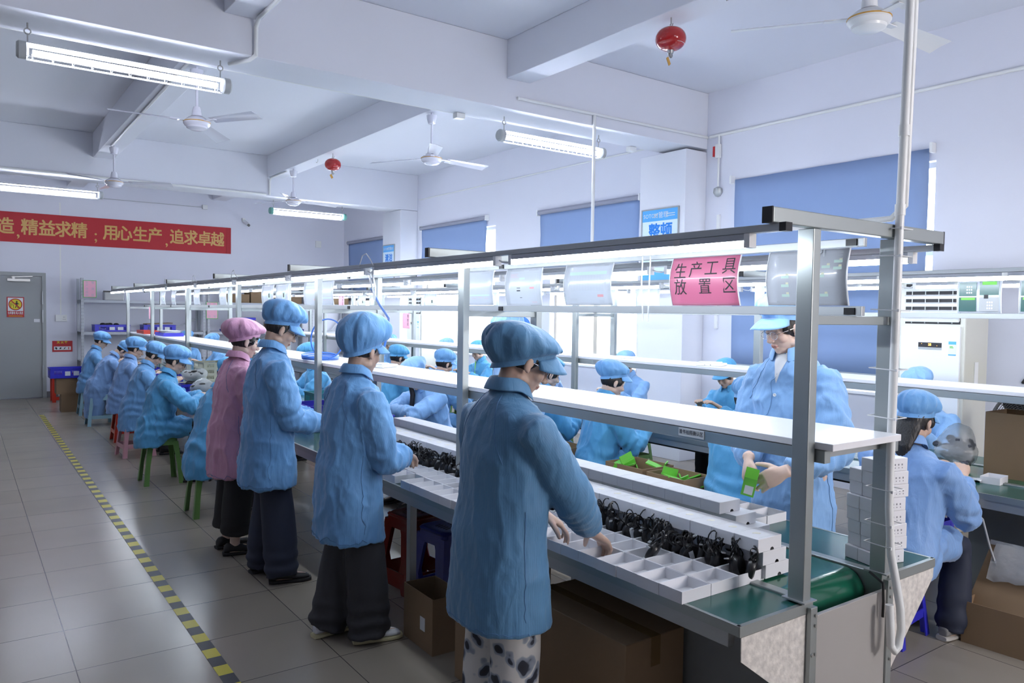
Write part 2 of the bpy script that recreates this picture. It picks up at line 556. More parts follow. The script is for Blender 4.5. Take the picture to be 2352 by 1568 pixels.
# ------------------------------------------------------------------ grey steel door, far wall
d = MB().box(-.6, 1.27, YF - .02, YF - .002, 0.015, 2.30).build('door_1', M_door)
struct(d)
mb = MB().box(-.7, -.6, YF - .045, YF - .002, 0, 2.37).box(1.272, 1.335, YF - .045, YF - .002, 0, 2.37).box(-.6, 1.272, YF - .045, YF - .002, 2.305, 2.37)
mb.build('door_frame', M_door, d)
mb = MB().box(.72, 1.08, YF - .075, YF - .022, 2.20, 2.245)
mb.obox((.95, YF - .06, 2.285), (.17, 0, .012), (0, .012, 0), (0, 0, .008))
mb.obox((.82, YF - .05, 2.262), (.02, 0, 0), (0, .02, 0), (0, 0, .03))
mb.build('door_closer', M_steel, d)
mb = MB()
for z in (1.9, 1.55, .5):
    mb.cyl((1.275, YF - .05, z - .12), (1.275, YF - .05, z + .12), .014, 10)
mb.build('hinge', M_alu_d, d)
mb = MB().box(.50, .53, YF - .075, YF - .02, 1.02, 1.10)
mb.build('door_handle', M_steel, d)

def plate(name, label, cat, x0, x1, z0, z1, y, m, th=.006, group=None):
    o = MB().box(x0, x1, y - th, y, z0, z1).build(name, m)
    return tag(o, label, cat, group)
# no-entry sign on the door
yd = YF - .022
s = plate('door_sign', 'red and white no-entry sign with crossed-out walking figure stuck on grey door', 'sign', .712, .985, 1.530, 1.905, yd, M_redsign)
MB().box(.728, .969, yd - .008, yd - .006, 1.645, 1.890).build('sign_panel', M_paper, s)
mb = MB().lathe([(0, 0), (.105, 0), (.105, .002), (0, .002)], (.848, yd - .0105, 1.768), 40, 'y'); mb.build('disc', M_yelsign, s)
mb = MB().torus((.848, yd - .0105, 1.768), .101, .008, (1, 0, 0), (0, 0, 1), 40, 6)
mb.obox((.848, yd - .013, 1.768), Vector((.073, 0, -.073)), (0, .001, 0), Vector((.006, 0, .006)))
mb.build('prohibition_ring', M_redsign, s)
mb = MB()
yy = yd - .012
mb.obox((.795, yy, 1.76), (.022, 0, 0), (0, .0008, 0), (0, 0, .003)).obox((.775, yy, 1.745), (.003, 0, 0), (0, .0008, 0), (0, 0, .045)).obox((.815, yy, 1.73), (.003, 0, 0), (0, .0008, 0), (0, 0, .03)).obox((.795, yy, 1.79), (.022, 0, 0), (0, .0008, 0), (0, 0, .003))
mb.lathe([(0, 0), (.013, 0), (.013, .001), (0, .001)], (.868, yy, 1.82), 14, 'y')
mb.obox((.868, yy, 1.778), (.013, 0, 0), (0, .0008, 0), (0, 0, .027))
mb.obox((.882, yy, 1.728), (.008, 0, -.026), (0, .0008, 0), (.006, 0, .002)).obox((.856, yy, 1.728), (-.010, 0, -.026), (0, .0008, 0), (.006, 0, -.002))
mb.obox((.888, yy, 1.785), (.014, 0, -.014), (0, .0008, 0), (.004, 0, .004)).obox((.846, yy, 1.785), (-.012, 0, -.012), (0, .0008, 0), (.004, 0, -.004))
mb.build('walking_figure', M_ink, s)
mb = MB(); text(mb, '仓库重地 闲人免进', .058, (.848, yd - .0075, 1.605), (1, 0, 0), (0, 0, 1), .001, squeeze=.50)
mb.build('lettering', M_paper, s)
mb = MB().box(.74, .957, yd - .0075, yd - .0065, 1.548, 1.557); mb.build('yellow_line', M_yelsign, s)
plate('door_label', 'small pale sticker on grey door below the no-entry sign', 'sticker', 1.14, 1.235, 1.44, 1.50, yd, M_paper, .002)
# fire point sign
s = plate('fire_sign', 'small red fire extinguisher notice on far wall beside the shelving', 'sign', 1.436, 1.772, .872, 1.082, YF - .001, M_redsign)
MB().box(1.462, 1.746, YF - .0095, YF - .007, .905, .975).build('pictogram_strip', M_paper, s)
mb = MB(); text(mb, '灭 火 器', .05, (1.60, YF - .009, 1.05), (1, 0, 0), (0, 0, 1), .0015); mb.build('lettering', M_yelsign, s)
mb = MB()
for i, x in enumerate((1.50, 1.57, 1.64)):
    MB().obox((x, YF - .0105, .94), (.014, 0, .012 * (i - 1)), (0, .0005, 0), (.006, 0, .016)).build('pictogram', M_ink, s)
MB().box(1.70, 1.715, YF - .011, YF - .0098, .918, .962).build('extinguisher_pictogram', M_redsign, s)

# banner
s = MB().box(-1.6, 4.758, YF - .014, YF - .004, 2.925, 3.48).build('banner', M_banner)
tag(s, 'long red cloth banner with gold Chinese slogan hung high on far wall', 'banner')
MB().box(4.66, 4.757, YF - .017, YF - .0145, 2.926, 3.479).build('hem', mat('banner_hem', (.40, .012, .02), rough=.6), s)
mb = MB()
for ch, x in zip('造,精益求精;用心生产,追求卓越', (.701, .90, 1.083, 1.363, 1.628, 1.899, 2.18, 2.442, 2.691, 2.977, 3.253, 3.47, 3.669, 3.942, 4.212, 4.478)):
    if ch in ',;':
        text(mb, ch, .34, (x, YF - .0165, 3.13), (1, 0, 0), (0, 0, 1), 0)
    else:
        [text(mb, ch, .315, (x + ex, YF - .0165 - ex * .05 - ez * .02, 3.195 + ez), (1, 0, 0), (0, 0, 1), 0, squeeze=.9) for ex in (-.006, 0, .006) for ez in (-.006, .006)]
mb.build('lettering', M_bannerink, s)

# wall fittings on the far wall
s = bevel(MB().box(1.489, 1.68, YF - .035, YF - .001, 1.458, 1.582).build('socket_outlet', M_pvc)); tag(s, 'white double socket box on far wall beside the grey door', 'socket')
mb = MB()
for x in (1.62, 1.64):
    mb.box(x, x + .006, YF - .037, YF - .0345, 1.53, 1.545)
mb.box(1.615, 1.621, YF - .037, YF - .0345, 1.49, 1.505).box(1.645, 1.651, YF - .037, YF - .0345, 1.49, 1.505)
mb.build('socket_hole', M_ink, s)
o = MB().box(1.568, 1.590, YF - .0035, YF - .0005, 1.59, 3.72).build('cable_trunking', M_pvc); tag(o, 'thin vertical white trunking on far wall running down to the socket', 'trunking')
o = MB().box(.2, 4.17, YF - .03, YF - .022, 3.862, 3.874).build('wall_cable', M_inkg); tag(o, 'thin grey cable run along far wall above the red banner', 'cable')
o = bevel(MB().box(4.17, 4.27, YF - .05, YF - .001, 3.83, 3.92).build('junction_box', M_pvc)); tag(o, 'small white junction box on far wall at the end of the thin cable', 'junction box')
t = thing('security_camera', 'small white bullet security camera on far wall right of the banner', 'camera', (5.02, YF - .06, 3.64))
MB().box(-.03, .03, .0, .058, .0, .07).build('bracket', M_pvc, t)
MB().tube([(0, -.0, .0), (.05, -.16, -.09)], [.038, .038], 14).build('camera_body', M_white, t, True)
MB().tube([(.05, -.161, -.091), (.054, -.176, -.098)], [.03, .03], 14).build('lens', M_black, t, True)
t = bevel(MB().box(7.0 - .35, 7.0 - .22, YF - .04, YF - .001, 3.18, 3.33).build('wall_switch', M_pvc)); tag(t, 'small white square switch box near the far right corner', 'switch')

# ------------------------------------------------------------------ blinds and wall posters
def blind(y0, y1, z0, z1, label, roller=True, cover=True):
    t = thing('roller_blind', label, 'blind', (XW - .03, y0, z0), 0, 'blue roller blinds on the window wall')
    L, H = y1 - y0, z1 - z0
    rows = [[Vector((.006 * math.sin(j * 1.7 + i), L * j / 16, H * i / 10)) for j in range(17)] for i in range(11)]
    o = MB().grid(rows).build('blind_fabric', M_blind, t, True)
    sm = o.modifiers.new('solid', 'SOLIDIFY'); sm.thickness = .002
    if roller:
        MB().cyl((-.02, -.02, H + .0), (-.02, L + .02, H + .0), .034, 18).build('roller_tube', mat('blind_grey', (.30, .31, .38), rough=.6), t, True)
    MB().box(-.05, .028, L + .021, L + .045, H - .045, H + .045).build('bracket', M_white, t)
    MB().box(-.05, .028, -.045, -.021, H - .045, H + .045).build('bracket', M_white, t)
    MB().box(-.012, .012, 0, L, -.03, .0).build('hem_bar', M_alu_d, t)
    return t
blind(14.8, 16.70, 2.0, 3.30, 'blue roller blind nearest the far corner of window wall')
blind(10.99, 13.24, 2.45, 3.36, 'blue roller blind second from far corner, between column and window')
blind(7.345, 9.48, 2.45, 3.30, 'blue roller blind with pale tube beside the column with the poster')
blind(3.60, 5.80, 1.20, 3.33, 'large blue roller blind drawn low on window nearest the camera', roller=False)

def poster(y0, y1, z0, z1, x, big, label):
    t = thing('wall_poster', label, 'poster', (x, y1, z0), 0, 'blue framed posters on the columns')
    L, H = y1 - y0, z1 - z0
    # local: reading direction is -y (seen from inside the room)
    MB().box(-.012, -.001, -L, 0, 0, H).build('board', M_postlow, t)
    mb = MB()
    for (a, b, c, d) in ((-L - .015, .015, -.015, .0), (-L - .015, .015, H, H + .015), (-L - .015, -L, 0, H), (0, .015, 0, H)):
        mb.box(-.02, -.001, a, b, c, d)
    mb.build('poster_frame', M_alu_d, t)
    MB().box(-.0135, -.0121, -L, 0, H * .84, H).build('header_band', M_bluepost, t)
    MB().box(-.0135, -.0121, -L, 0, 0, H * .12).build('footer_band', M_bluepost, t)
    mb = MB(); text(mb, 'SOTOM', L * .12, (-.0142, -L * .24, H * .915), (0, -1, 0), (0, 0, 1))
    text(mb, '6S管理', L * .14, (-.0142, -L * .53, H * .915), (0, -1, 0), (0, 0, 1))
    mb.box(-.0146, -.014, -L * .92, -L * .70, H * .925, H * .935).box(-.0146, -.014, -L * .92, -L * .70, H * .895, H * .905)
    mb.build('header_lettering', M_paper, t)
    mb = MB(); [text(mb, big, L * .34, (-.0142 - e * .05 - e2 * .03, -L * .52 + e, H * .68 + e2), (0, -1, 0), (0, 0, 1)) for e in (-.005, .005) for e2 in (-.005, .005)]
    mb.build('title_lettering', M_bluetxt, t)
    mb = MB()
    for i in range(4):
        mb.box(-.0146, -.0138, -L * .75, -L * .25, H * (.30 - .04 * i), H * (.31 - .04 * i))
    mb.build('text_lines', M_inkg, t)
poster(6.345, 6.93, 2.18, 3.04, 6.979, '整顿', 'blue and white framed poster on the column beside the near blind')
poster(13.72, 14.2, 2.25, 3.055, 6.979, '清洁', 'small blue framed poster on the far column by the corner blind')
# small fittings by the near blind
t = thing('sprinkler_branch', 'white pipe drop with red valve tag and grey bulb on window wall', 'pipe', (XW - .03, 6.05, 3.88))
MB().tube([(0, 0, 0), (0, 0, -.62)], [.012, .012], 10).build('pipe', M_pvc, t, True)
MB().lathe([(.012, .02), (.05, 0), (.055, -.05), (.03, -.09), (.005, -.1)], (0, 0, -.62), 14).build('bulb', M_alu_d, t, True)
MB().box(-.02, .01, .04, .075, -.24, -.12).build('red_tag', M_redsign, t)
MB().box(-.02, .02, -.02, .04, -.26, -.1).build('switch_plate', M_pvc, t)
o = MB().box(XW - .03, XW - .001, 6.02, 6.06, 1.6, 2.95).build('cable_trunking', M_pvc); tag(o, 'vertical white trunking between the near column and large blind', 'trunking')

# ------------------------------------------------------------------ conduits along beams and wall
def conduit(label, pts, r=.014, name='cable_conduit', clips=0):
    o = MB().tube(pts, [r] * len(pts), 10).build(name, M_pvc, None, True)
    tag(o, label, 'conduit')
    return o
o = conduit('white conduit along the far edge of the near main beam', [(XL + .05, 6.765, 3.775), (4.4, 6.765, 3.775)], .02)
o = conduit('white conduit along the underside edge of the far main beam', [(XL + .05, 13.465, 3.745), (4.36, 13.465, 3.745)], .018)
conduit('white conduit under the secondary beam, left bay, leading to the far fan', [(1.75, 6.79, 4.03), (1.78, 12.3, 4.03)], .016)
conduit('white conduit bending down the near main beam beside the tube lamp', [(1.93, 4.2, 4.03), (1.93, 6.15, 4.03), (1.93, 6.225, 3.98), (1.93, 6.225, 3.76), (1.90, 6.3, 3.735), (1.80, 6.5, 3.735)], .017)
conduit('white conduit bending down the far main beam by the red ball', [(4.42, 12.62, 4.03), (4.42, 13.40, 4.03), (4.42, 13.46, 3.98), (4.42, 13.46, 3.74)], .016)
conduit('white conduit across near main beam face to the window wall', [(4.5, 6.232, 3.87), (XW - .02, 6.232, 3.89)], .016)
conduit('white conduit along the window wall under the ceiling', [(XW - .017, 6.2, 3.89), (XW - .017, -3.1, 3.88)], .017)
conduit('faint white conduit along the window wall past the near column', [(XW - .012, 7.05, 3.925), (XW - .012, 13.4, 3.93)], .011)
conduit('thin white pipe dropping from the near beam to the second line', [(5.51, 6.225, 3.86), (5.50, 6.215, 2.12)], .018)
for (x, y) in ((4.12, 6.72), (6.55, 6.74)):
    o = bevel(MB().box(x - .05, x + .05, y - .05, y + .028, 3.70, 3.752).build('junction_box', M_pvc))
    tag(o, 'white junction box under near main beam, %s' % ('by the lamp on the right' if x < 5 else 'close to the window column'), 'junction box')

# ------------------------------------------------------------------ caged tube lamps hung from beams
def tube_lamp(x0, x1, y, zt, label, capm):
    L = x1 - x0
    t = thing('tube_lamp', label, 'lamp', (x0, y, zt), 0, 'caged tube lamps hung from the main beams')
    MB().cyl((.07, 0, -.21), (L - .07, 0, -.21), .022, 14).build('tube', M_lamp, t, True)
    mb = MB()
    mb.tube([(.03, -.055, -.165), (.03, 0, -.145), (.03, .055, -.165)], [.004] * 3, 6)
    rows = [[Vector((x, .058 * s, -.16 + .018 * (1 - abs(s)))) for s in (-1, -.5, 0, .5, 1)] for x in (.03, L - .03)]
    o = MB().grid(rows).build('reflector', M_white, t); so = o.modifiers.new('s', 'SOLIDIFY'); so.thickness = .004
    cg = MB()
    for i in range(11):
        x = .07 + (L - .14) * i / 10
        pts = [(x, .055 * math.cos(a), -.205 + .062 * math.sin(a)) for a in [PI + PI * q / 8 for q in range(9)]]
        cg.tube(pts, [.0025] * 9, 6)
    for yy in (-.04, 0, .04):
        cg.tube([(.03, yy, -.205 - math.sqrt(max(0, .062 ** 2 - yy * yy * 1.27))), (L - .03, yy, -.205 - math.sqrt(max(0, .062 ** 2 - yy * yy * 1.27)))], [.0025] * 2, 6)
    cg.build('wire_cage', M_white, t, True)
    for x, s in ((.0, 1), (L, -1)):
        MB().lathe([(0, -.03), (.05, -.03), (.062, -.015), (.062, .03 * 1), (.04, .045), (0, .045)], (x, 0, -.20), 20, 'x').build('end_cap', capm, t, True)
        mb = MB().tube([(x + s * .04, 0, -.005), (x + s * .04, 0, -.045)], [.006] * 2, 8)
        mb.torus((x + s * .04, 0, -.065), .02, .005, (1, 0, 0), (0, 0, 1), 14, 6)
        mb.tube([(x + s * .04, 0, -.085), (x + s * .04, 0, -.145)], [.005] * 2, 8)
        mb.build('hanging_hook', M_steel, t, True)
    return t
G_cap = mat('green_lamp_cap', (.12, .33, .28), rough=.4); W_cap = mat('grey_lamp_cap', (.42, .44, .45), rough=.4)
tube_lamp(.37, 1.77, 6.50, 3.752, 'long caged tube lamp under the near beam, upper left of room', W_cap)
tube_lamp(4.49, 5.86, 6.50, 3.752, 'long caged tube lamp under the near beam beside the thin white pipe', W_cap)
tube_lamp(.44, 1.84, 13.85, 3.722, 'caged tube lamp under the far beam at the left edge of the photo', W_cap)
tube_lamp(4.57, 5.97, 13.85, 3.722, 'caged tube lamp with green end caps under the far beam', G_cap)

tube_lamp(2.6, 4.0, -.75, 3.752, 'caged tube lamp under the rear beam, above and behind the near end of the line', W_cap)

# ------------------------------------------------------------------ ceiling fans
def fan(x, y, zt, drop, ang, label, m=M_fan):
    t = thing('ceiling_fan', label, 'fan', (x, y, zt), 0, 'three-blade white ceiling fans')
    zb = -drop
    mb = MB().lathe([(.004, 0), (.062, -.012), (.058, -.05), (.042, -.105), (.016, -.112), (.004, -.112)], (0, 0, -.02), 20)
    mb.build('canopy', m, t, True)
    MB().cyl((0, 0, -.0), (0, 0, zb + .13), .012, 12).build('rod', m, t, True)
    MB().lathe([(.004, .16), (.032, .155), (.042, .12), (.046, .075), (.06, .065), (.004, .06)], (0, 0, zb), 20).build('coupling_cover', m, t, True)
    MB().lathe([(.004, .062), (.075, .055), (.118, .02), (.123, -.004), (.112, -.022), (.098, -.03), (.094, -.045), (.06, -.062), (.004, -.066)], (0, 0, zb), 32).build('motor', m, t, True)
    MB().torus((0, 0, zb + .012), .120, .0045, (1, 0, 0), (0, 1, 0), 40, 6).build('gold_band', M_gold, t, True)
    for a in ang:
        ca, sa = math.cos(R(a)), math.sin(R(a))
        d = Vector((ca, sa, 0)); n = Vector((-sa, ca, 0))
        secs = []
        for i in range(11):
            q = i / 10
            r = .20 + (.78 - .20) * q
            w = .052 + .022 * q
            tw = R(-15)
            c = d * r + Vector((0, 0, zb + .018 - .012 * q))
            ring = []
            for (u, v) in ((-1, -.004), (-.5, .001), (0, .003), (.5, .001), (1, -.004), (.5, -.002), (0, 0), (-.5, -.002)):
                uu = u * w
                ring.append(c + n * (uu * math.cos(tw)) + Vector((0, 0, uu * math.sin(tw) + v * 1.5)))
            secs.append(ring)
        b = MB().loft(secs).build('blade', m, t, True)
        mb = MB()
        mb.obox(d * .165 + Vector((0, 0, zb + .014)), d * .085, n * .024, (0, 0, .003))
        mb.build('blade_arm', m, b)
    return t
fan(1.86, 7.80, 4.045, .535, (-177, 57, -63), 'white ceiling fan in left bay just beyond the near beam')
fan(1.81, 12.3, 4.045, .53, (-147, -27, 93), 'white ceiling fan in left bay, beyond the first, before the far beam')
fan(4.46, 12.4, 4.045, .53, (-120, 2, 121), 'white ceiling fan beside the far red extinguisher ball')
fan(4.46, 7.86, 4.045, .535, (-116, 124, 3), 'white ceiling fan in the middle bay beyond the near beam')
fan(4.36, 2.52, 4.045, .55, (129, -3, -108), 'near white ceiling fan cut by the top edge, behind the pipe', mat('fan_aged_enamel', (.74, .75, .76), rough=.3))

# ------------------------------------------------------------------ hanging extinguisher balls
def ext_ball(x, y, zt, s, label):
    t = thing('fire_extinguisher_ball', label, 'fire extinguisher', (x, y, zt), 0, 'red hanging fire extinguishers')
    mb = MB().tube([(0, 0, 0), (0, 0, -.05), (-.012, 0, -.06), (0, 0, -.072), (.016, 0, -.055), (.02, 0, -.04)], [.005] * 6, 8)
    mb.build('hook', M_steel, t, True)
    prof = [(.004, 0)] + [(.118 * math.sin(a) ** .8 if 0 < a < PI else .004, .088 * math.cos(a) - .088) for a in [PI * i / 18 for i in range(1, 18)]] + [(.004, -.176)]
    MB().lathe([(r * s, h * s) for r, h in prof], (0, 0, -.075), 36).build('vessel', M_red, t, True)
    zb = -.075 - .176 * s
    MB().lathe([(.004, .005), (.026, 0), (.022, -.022), (.012, -.03), (.012, -.05), (.004, -.052)], (0, 0, zb), 16).build('nozzle', M_steel, t, True)
    MB().torus((0, 0, zb - .035), .02, .004, (1, 0, 0), (0, 0, 1), 16, 6).build('sprinkler_ring', M_steel, t, True)
    o = MB().obox((-.02, 0, zb - .085), (.014, .004, .010), (-.001, .002, 0), (-.014, 0, .026)).build('tag', M_gold, t)
    mb = MB()
    for i in range(10):
        a0 = -1.9 + i * .12
        p = [(.118 * s * .86 * math.cos(a), .118 * s * .86 * math.sin(a), -.075 - .133 * s) for a in (a0, a0 + .12)]
        mb.tube([(q[0] * 1.02, q[1] * 1.02, q[2]) for q in p], [.0015] * 2, 5)
    mb.build('printed_line', M_paper, t)
    return t
ext_ball(4.485, 4.20, 4.045, 1.0, 'red ball fire extinguisher hanging from near secondary beam, top of photo')
ext_ball(4.47, 10.79, 4.045, 1.0, 'red ball fire extinguisher hanging further away between the two fans')
mb = MB()
for (x, y) in ((4.50, 3.62), (4.47, 3.44)):
    mb.tube([(x, y, 4.044), (x, y, 4.02), (x - .02, y + .05, 4.005)], [.004] * 3, 6)
o = mb.build('ceiling_hook', M_steel); tag(o, 'bare dark ceiling hooks right of the near extinguisher ball', 'hook')
o = MB().tube([(4.46, 11.35, 4.044), (4.46, 11.35, 4.01), (4.45, 11.36, 3.99), (4.44, 11.37, 4.0)], [.004] * 4, 6).build('ceiling_hook', M_steel); tag(o, 'bare dark ceiling hook left of the far extinguisher ball', 'hook')
# floor tape
o = MB().obox((1.035, 8.3, .0011), Vector((.034, 0, 0)), Vector((.018, 6.12, 0)), (0, 0, .001)).build('floor_tape', stripe_mat('hazard_tape', (.55, .47, .03), (.03, .03, .035), 'Y', .219))
tag(o, 'yellow and black hazard tape stuck along the tiled aisle floor', 'tape')
# ================================================================== the two assembly lines
POSTS = [1.535, 3.72, 5.90, 8.07, 10.25, 12.42, 14.45]
YN, YE = 1.51, 14.75
ZT = .775
def wbox(mb, x0, x1, y0, y1, z0, z1, dx): mb.box(x0 + dx, x1 + dx, y0, y1, z0, z1)

def line(dx, label):
    t = thing('assembly_line', label, 'workbench', (2.6 + dx, YN, 0), 0)
    ox, oy = 2.6, YN
    def B(name, m, boxes, par=None, bev=0):
        mb = MB()
        for (x0, x1, y0, y1, z0, z1) in boxes: mb.box(x0 - ox, x1 - ox, y0 - oy, y1 - oy, z0, z1)
        o = mb.build(name, m, par or t)
        if bev: bevel(o, bev)
        return o
    for s, (xa, xb) in (('l', (1.98, 2.355)), ('r', (2.865, 3.225))):
        o = B('table_top', M_board, [(xa + .006, xb, YN + .006, YE, ZT - .028, ZT - .002)])
        B('laminate', M_green, [(xa + .012, xb - .001, YN + .012, YE - .01, ZT - .002, ZT)], o)
        ex = (xa - .002, xa + .012) if s == 'l' else (xb - .012, xb + .002)
        B('edge_trim', M_alu, [(ex[0], ex[1], YN, YE, ZT - .032, ZT + .001), (xa, xb, YN - .004, YN + .012, ZT - .034, ZT + .001)], o)
        ax = (xa + .012, xa + .042) if s == 'l' else (xb - .042, xb - .012)
        B('apron_rail', M_alu_d, [(ax[0], ax[1], YN + .05, YE, ZT - .085, ZT - .034)])
        for yp in POSTS[1:]:
            B('leg', M_alu_d, [(ax[0], ax[1] + .01, yp - .02, yp + .02, 0, ZT - .086)])
    # belt frame, belt and near roller
    for xs in (2.335, 2.825):
        B('belt_rail', M_alu, [(xs, xs + .045, YN, YE, ZT - .10, ZT + .008)], None, .003)
    prof = [(YE - oy, ZT + .001)] + [(.15, ZT + .001)] + [(.15 - .085 * math.sin(a), ZT - .084 + .085 * math.cos(a)) for a in [PI * i / 14 for i in range(1, 15)]] + [(YE - oy, ZT - .169)]
    inn = [(y, z) for (y, z) in prof]
    secs = [[Vector((x - ox, y, z)) for (y, z) in prof] for x in (2.385, 2.82)]
    MB().loft(secs, cap=False, closed=False).build('conveyor_belt', M_belt, t, True)
    B('belt_seam', M_paper, [(2.395, 2.81, 2.03, 2.034, ZT + .0012, ZT + .0016)])
    # motor cabinet
    B('end_panel', M_panel, [(2.375, 2.835, YN - .012, YN + .004, 0.02, ZT - .048)], None, .002)
    B('cabinet_side', M_cab, [(2.345, 2.357, YN + .02, 2.16, 0, ZT - .10)]); B('cabinet_side', M_cab, [(2.853, 2.865, YN + .02, 2.16, 0, ZT - .10)])
    B('corner_post', M_alu, [(2.835, 2.873, YN - .02, YN + .012, 0, ZT - .012)], None, .002); o = B('corner_post', M_alu, [(2.337, 2.375, YN - .02, YN + .012, 0, ZT - .012)], None, .002)
    mb = MB()
    for (x, z) in ((2.347, .60), (2.366, .60), (2.356, .50), (2.362, .70), (2.362, .735), (2.856, .60), (2.85, .70), (2.85, .735), (2.856, .46)):
        mb.lathe([(0, 0), (.006, 0), (.006, .004), (0, .005)], (x - ox, YN - .025 - oy, z), 10, 'y')
    mb.build('bolt', M_steel, o)
    for (pts) in ([(1.990, .738), (2.335, .738), (2.335, .44), (2.30, .44), (1.992, .66)], [(2.875, .738), (3.218, .738), (3.215, .70), (2.90, .40), (2.875, .40)]):
        MB().prism([(x - ox, -.002, z) for x, z in pts], (0, .003, 0)).build('gusset_plate', M_galv, t)
    # posts, cross members
    for i, yp in enumerate(POSTS):
        for xp in (2.309, 2.83):
            o = B('post', M_alu, [(xp, xp + .042, yp - .032, yp + .03, ZT + .009, 2.047)], None, .003)
            B('foot_bracket', M_alu_d, [(xp - .012, xp + .06, yp - .045, yp + .045, ZT + .0085, ZT + .013)], o)
        o = B('crossbar', M_alu, [(2.085, 3.19, yp - .035, yp + .005, 2.048, 2.098)], None, .003)
        B('end_cap', M_black, [(2.078, 2.0845, yp - .034, yp + .004, 2.047, 2.099)], o); B('end_cap', M_black, [(3.1905, 3.197, yp - .034, yp + .004, 2.047, 2.099)], o)
        B('tie_bar', M_alu, [(2.356, 2.848, yp - .018, yp + .018, 1.725, 1.757)], None, .002)
        B('shelf_bracket', M_alu_d, [(2.356, 2.848, yp - .012, yp + .028, 1.262, 1.302)])
    for xr in (2.10, 3.15):
        o = B('light_rail', M_alu_d, [(xr, xr + .032, YN - .02 + (0.0 if xr < 2.5 else .03), YE - .1, 2.022, 2.046)], None, .002)
        B('end_cap', M_black, [(xr - .001, xr + .033, YN - .045 + (0.0 if xr < 2.5 else .03), YN - .0205 + (0.0 if xr < 2.5 else .03), 2.020, 2.048)], o)
    for (z0, z1, name) in ((1.758, 1.792, 'sheet_rail'), (2.003, 2.034, 'sheet_rail')):
        o = B(name, M_alu_d, [(2.590, 2.612, YN - .02, YE - .2, z0, z1)], None, .002)
        for yp in POSTS:
            MB().box(2.584 - ox, 2.5898 - ox, yp - .02 - oy, yp + .02 - oy, z0 + .004, z0 + .028).build('clamp', M_black, o)
    o = B('shelf_board', M_board, [(2.356, 2.795, 1.44, YE - .2, 1.304, 1.328)], None, .002)
    B('shelf_rail', M_alu, [(2.358, 2.392, 1.47, YE - .2, 1.258, 1.302)], None, .002)
    B('shelf_rail', M_alu, [(2.80, 2.834, 1.47, YE - .2, 1.258, 1.302)], None, .002)
    B('cable_tray', M_dark, [(2.42, 2.78, 1.9, YE, .58, .60)])
    return t
L1 = line(0.0, 'aluminium assembly line bench with green belt and overhead lights, nearest the aisle')
L2 = line(2.69, 'aluminium assembly line bench with overhead lights, behind the first toward the windows')
for l in (L1,):
    pass
# shelf edge sticker
o = MB().box(2.3545, 2.3575, 1.985, 2.115, 1.267, 1.300).build('shelf_label', mat('label_silver', (.55, .57, .58), rough=.4)); tag(o, 'grey printed label on the front rail of the nearest shelf', 'label')
mb = MB(); text(mb, '首件拍照确认区', .019, (2.3538, 2.05, 1.2835), (0, -1, 0), (0, 0, 1), .0002, squeeze=.92); mb.build('lettering', M_ink, o)

# ------------------------------------------------------------------ LED battens under the light rails
def batten(L=1.36):
    t = thing('led_batten', 'x', 'lamp', (0, 0, 0))
    MB().box(-.016, .016, .01, L - .01, -.022, -.001).build('housing', M_rack, t)
    MB().tube([(0, .02, -.031), (0, L - .02, -.031)], [.0145, .0145], 12).build('diffuser', M_led, t, True)
    for y in (.0, L - .022):
        MB().box(-.018, .018, y, y + .022, -.046, -.0).build('end_cap', M_white, t)
    MB().box(-.017, .017, .3, .33, -.0235, -.0008).build('clip', M_steel, t); MB().box(-.017, .017, L - .33, L - .3, -.0235, -.0008).build('clip', M_steel, t)
    MB().tube([(0, L - .002, -.02), (0, L + .03, -.035), (.0, L + .075, -.03), (0, L + .1, -.02)], [.004] * 4, 6).build('lead', M_white, t, True)
    return t
bat = None
for (xr, nm) in ((2.116, 'left light rail of the near line'), (3.166, 'right light rail of the near line'), (2.116 + 2.69, 'left light rail of the second line'), (3.166 + 2.69, 'right light rail of the second line')):
    y = 1.60; i = 0
    while y < 14.4:
        lab = '%s bright white batten under the %s' % (nth(i), nm)
        if bat is None:
            bat = batten(); bat.location = (xr, y, 2.0215); bat['label'] = lab; bat['group'] = 'white battens under the light rails'
        else:
            copy_tree(bat, (xr, y, 2.0215), None, lab, 'white battens under the light rails')
        y += 1.467; i += 1

# loose supply leads on the near line's left rail
for i, y in enumerate((4.53, 7.42, 8.93, 10.35)):
    o = MB().tube([(2.098, y - .12, 2.03), (2.085, y - .10, 2.07), (2.09, y - .03, 2.11), (2.10, y + .05, 2.10), (2.096, y + .09, 2.03)], [.0035] * 5, 6).build('supply_lead', M_white, None, True)
    tag(o, '%s white looped lead over the left light rail of the near line' % nth(i), 'cable', 'looped leads on the light rail')
o = MB().tube([(2.13, 4.50, 2.0), (2.14, 4.47, 1.90), (2.15, 4.50, 1.82), (2.16, 4.54, 1.86), (2.14, 4.56, 1.98)], [.006] * 5, 8).build('supply_lead', M_white, None, True); tag(o, 'white lead hanging in a loop between two near battens', 'cable')
o = MB().tube([(2.15, 4.545, 1.89), (2.30, 4.75, 1.80), (2.45, 4.9, 1.70), (2.57, 5.15, 1.60), (2.56, 5.2, 1.45)], [.008] * 5, 8).build('blue_cable', M_bluecable, None, True); tag(o, 'blue cable slanting down from the near light rail', 'cable')
mb = MB()
for (dy) in (0, .05):
    mb.tube([(2.57, 2.50 + dy, 2.02), (2.565, 2.50 + dy, 1.90), (2.57, 2.51 + dy * .6, 1.72)], [.0035] * 3, 6)
o = mb.build('hanging_ties', M_white, None, True); tag(o, 'pair of thin white ties hanging beside the pink notice', 'cable tie')

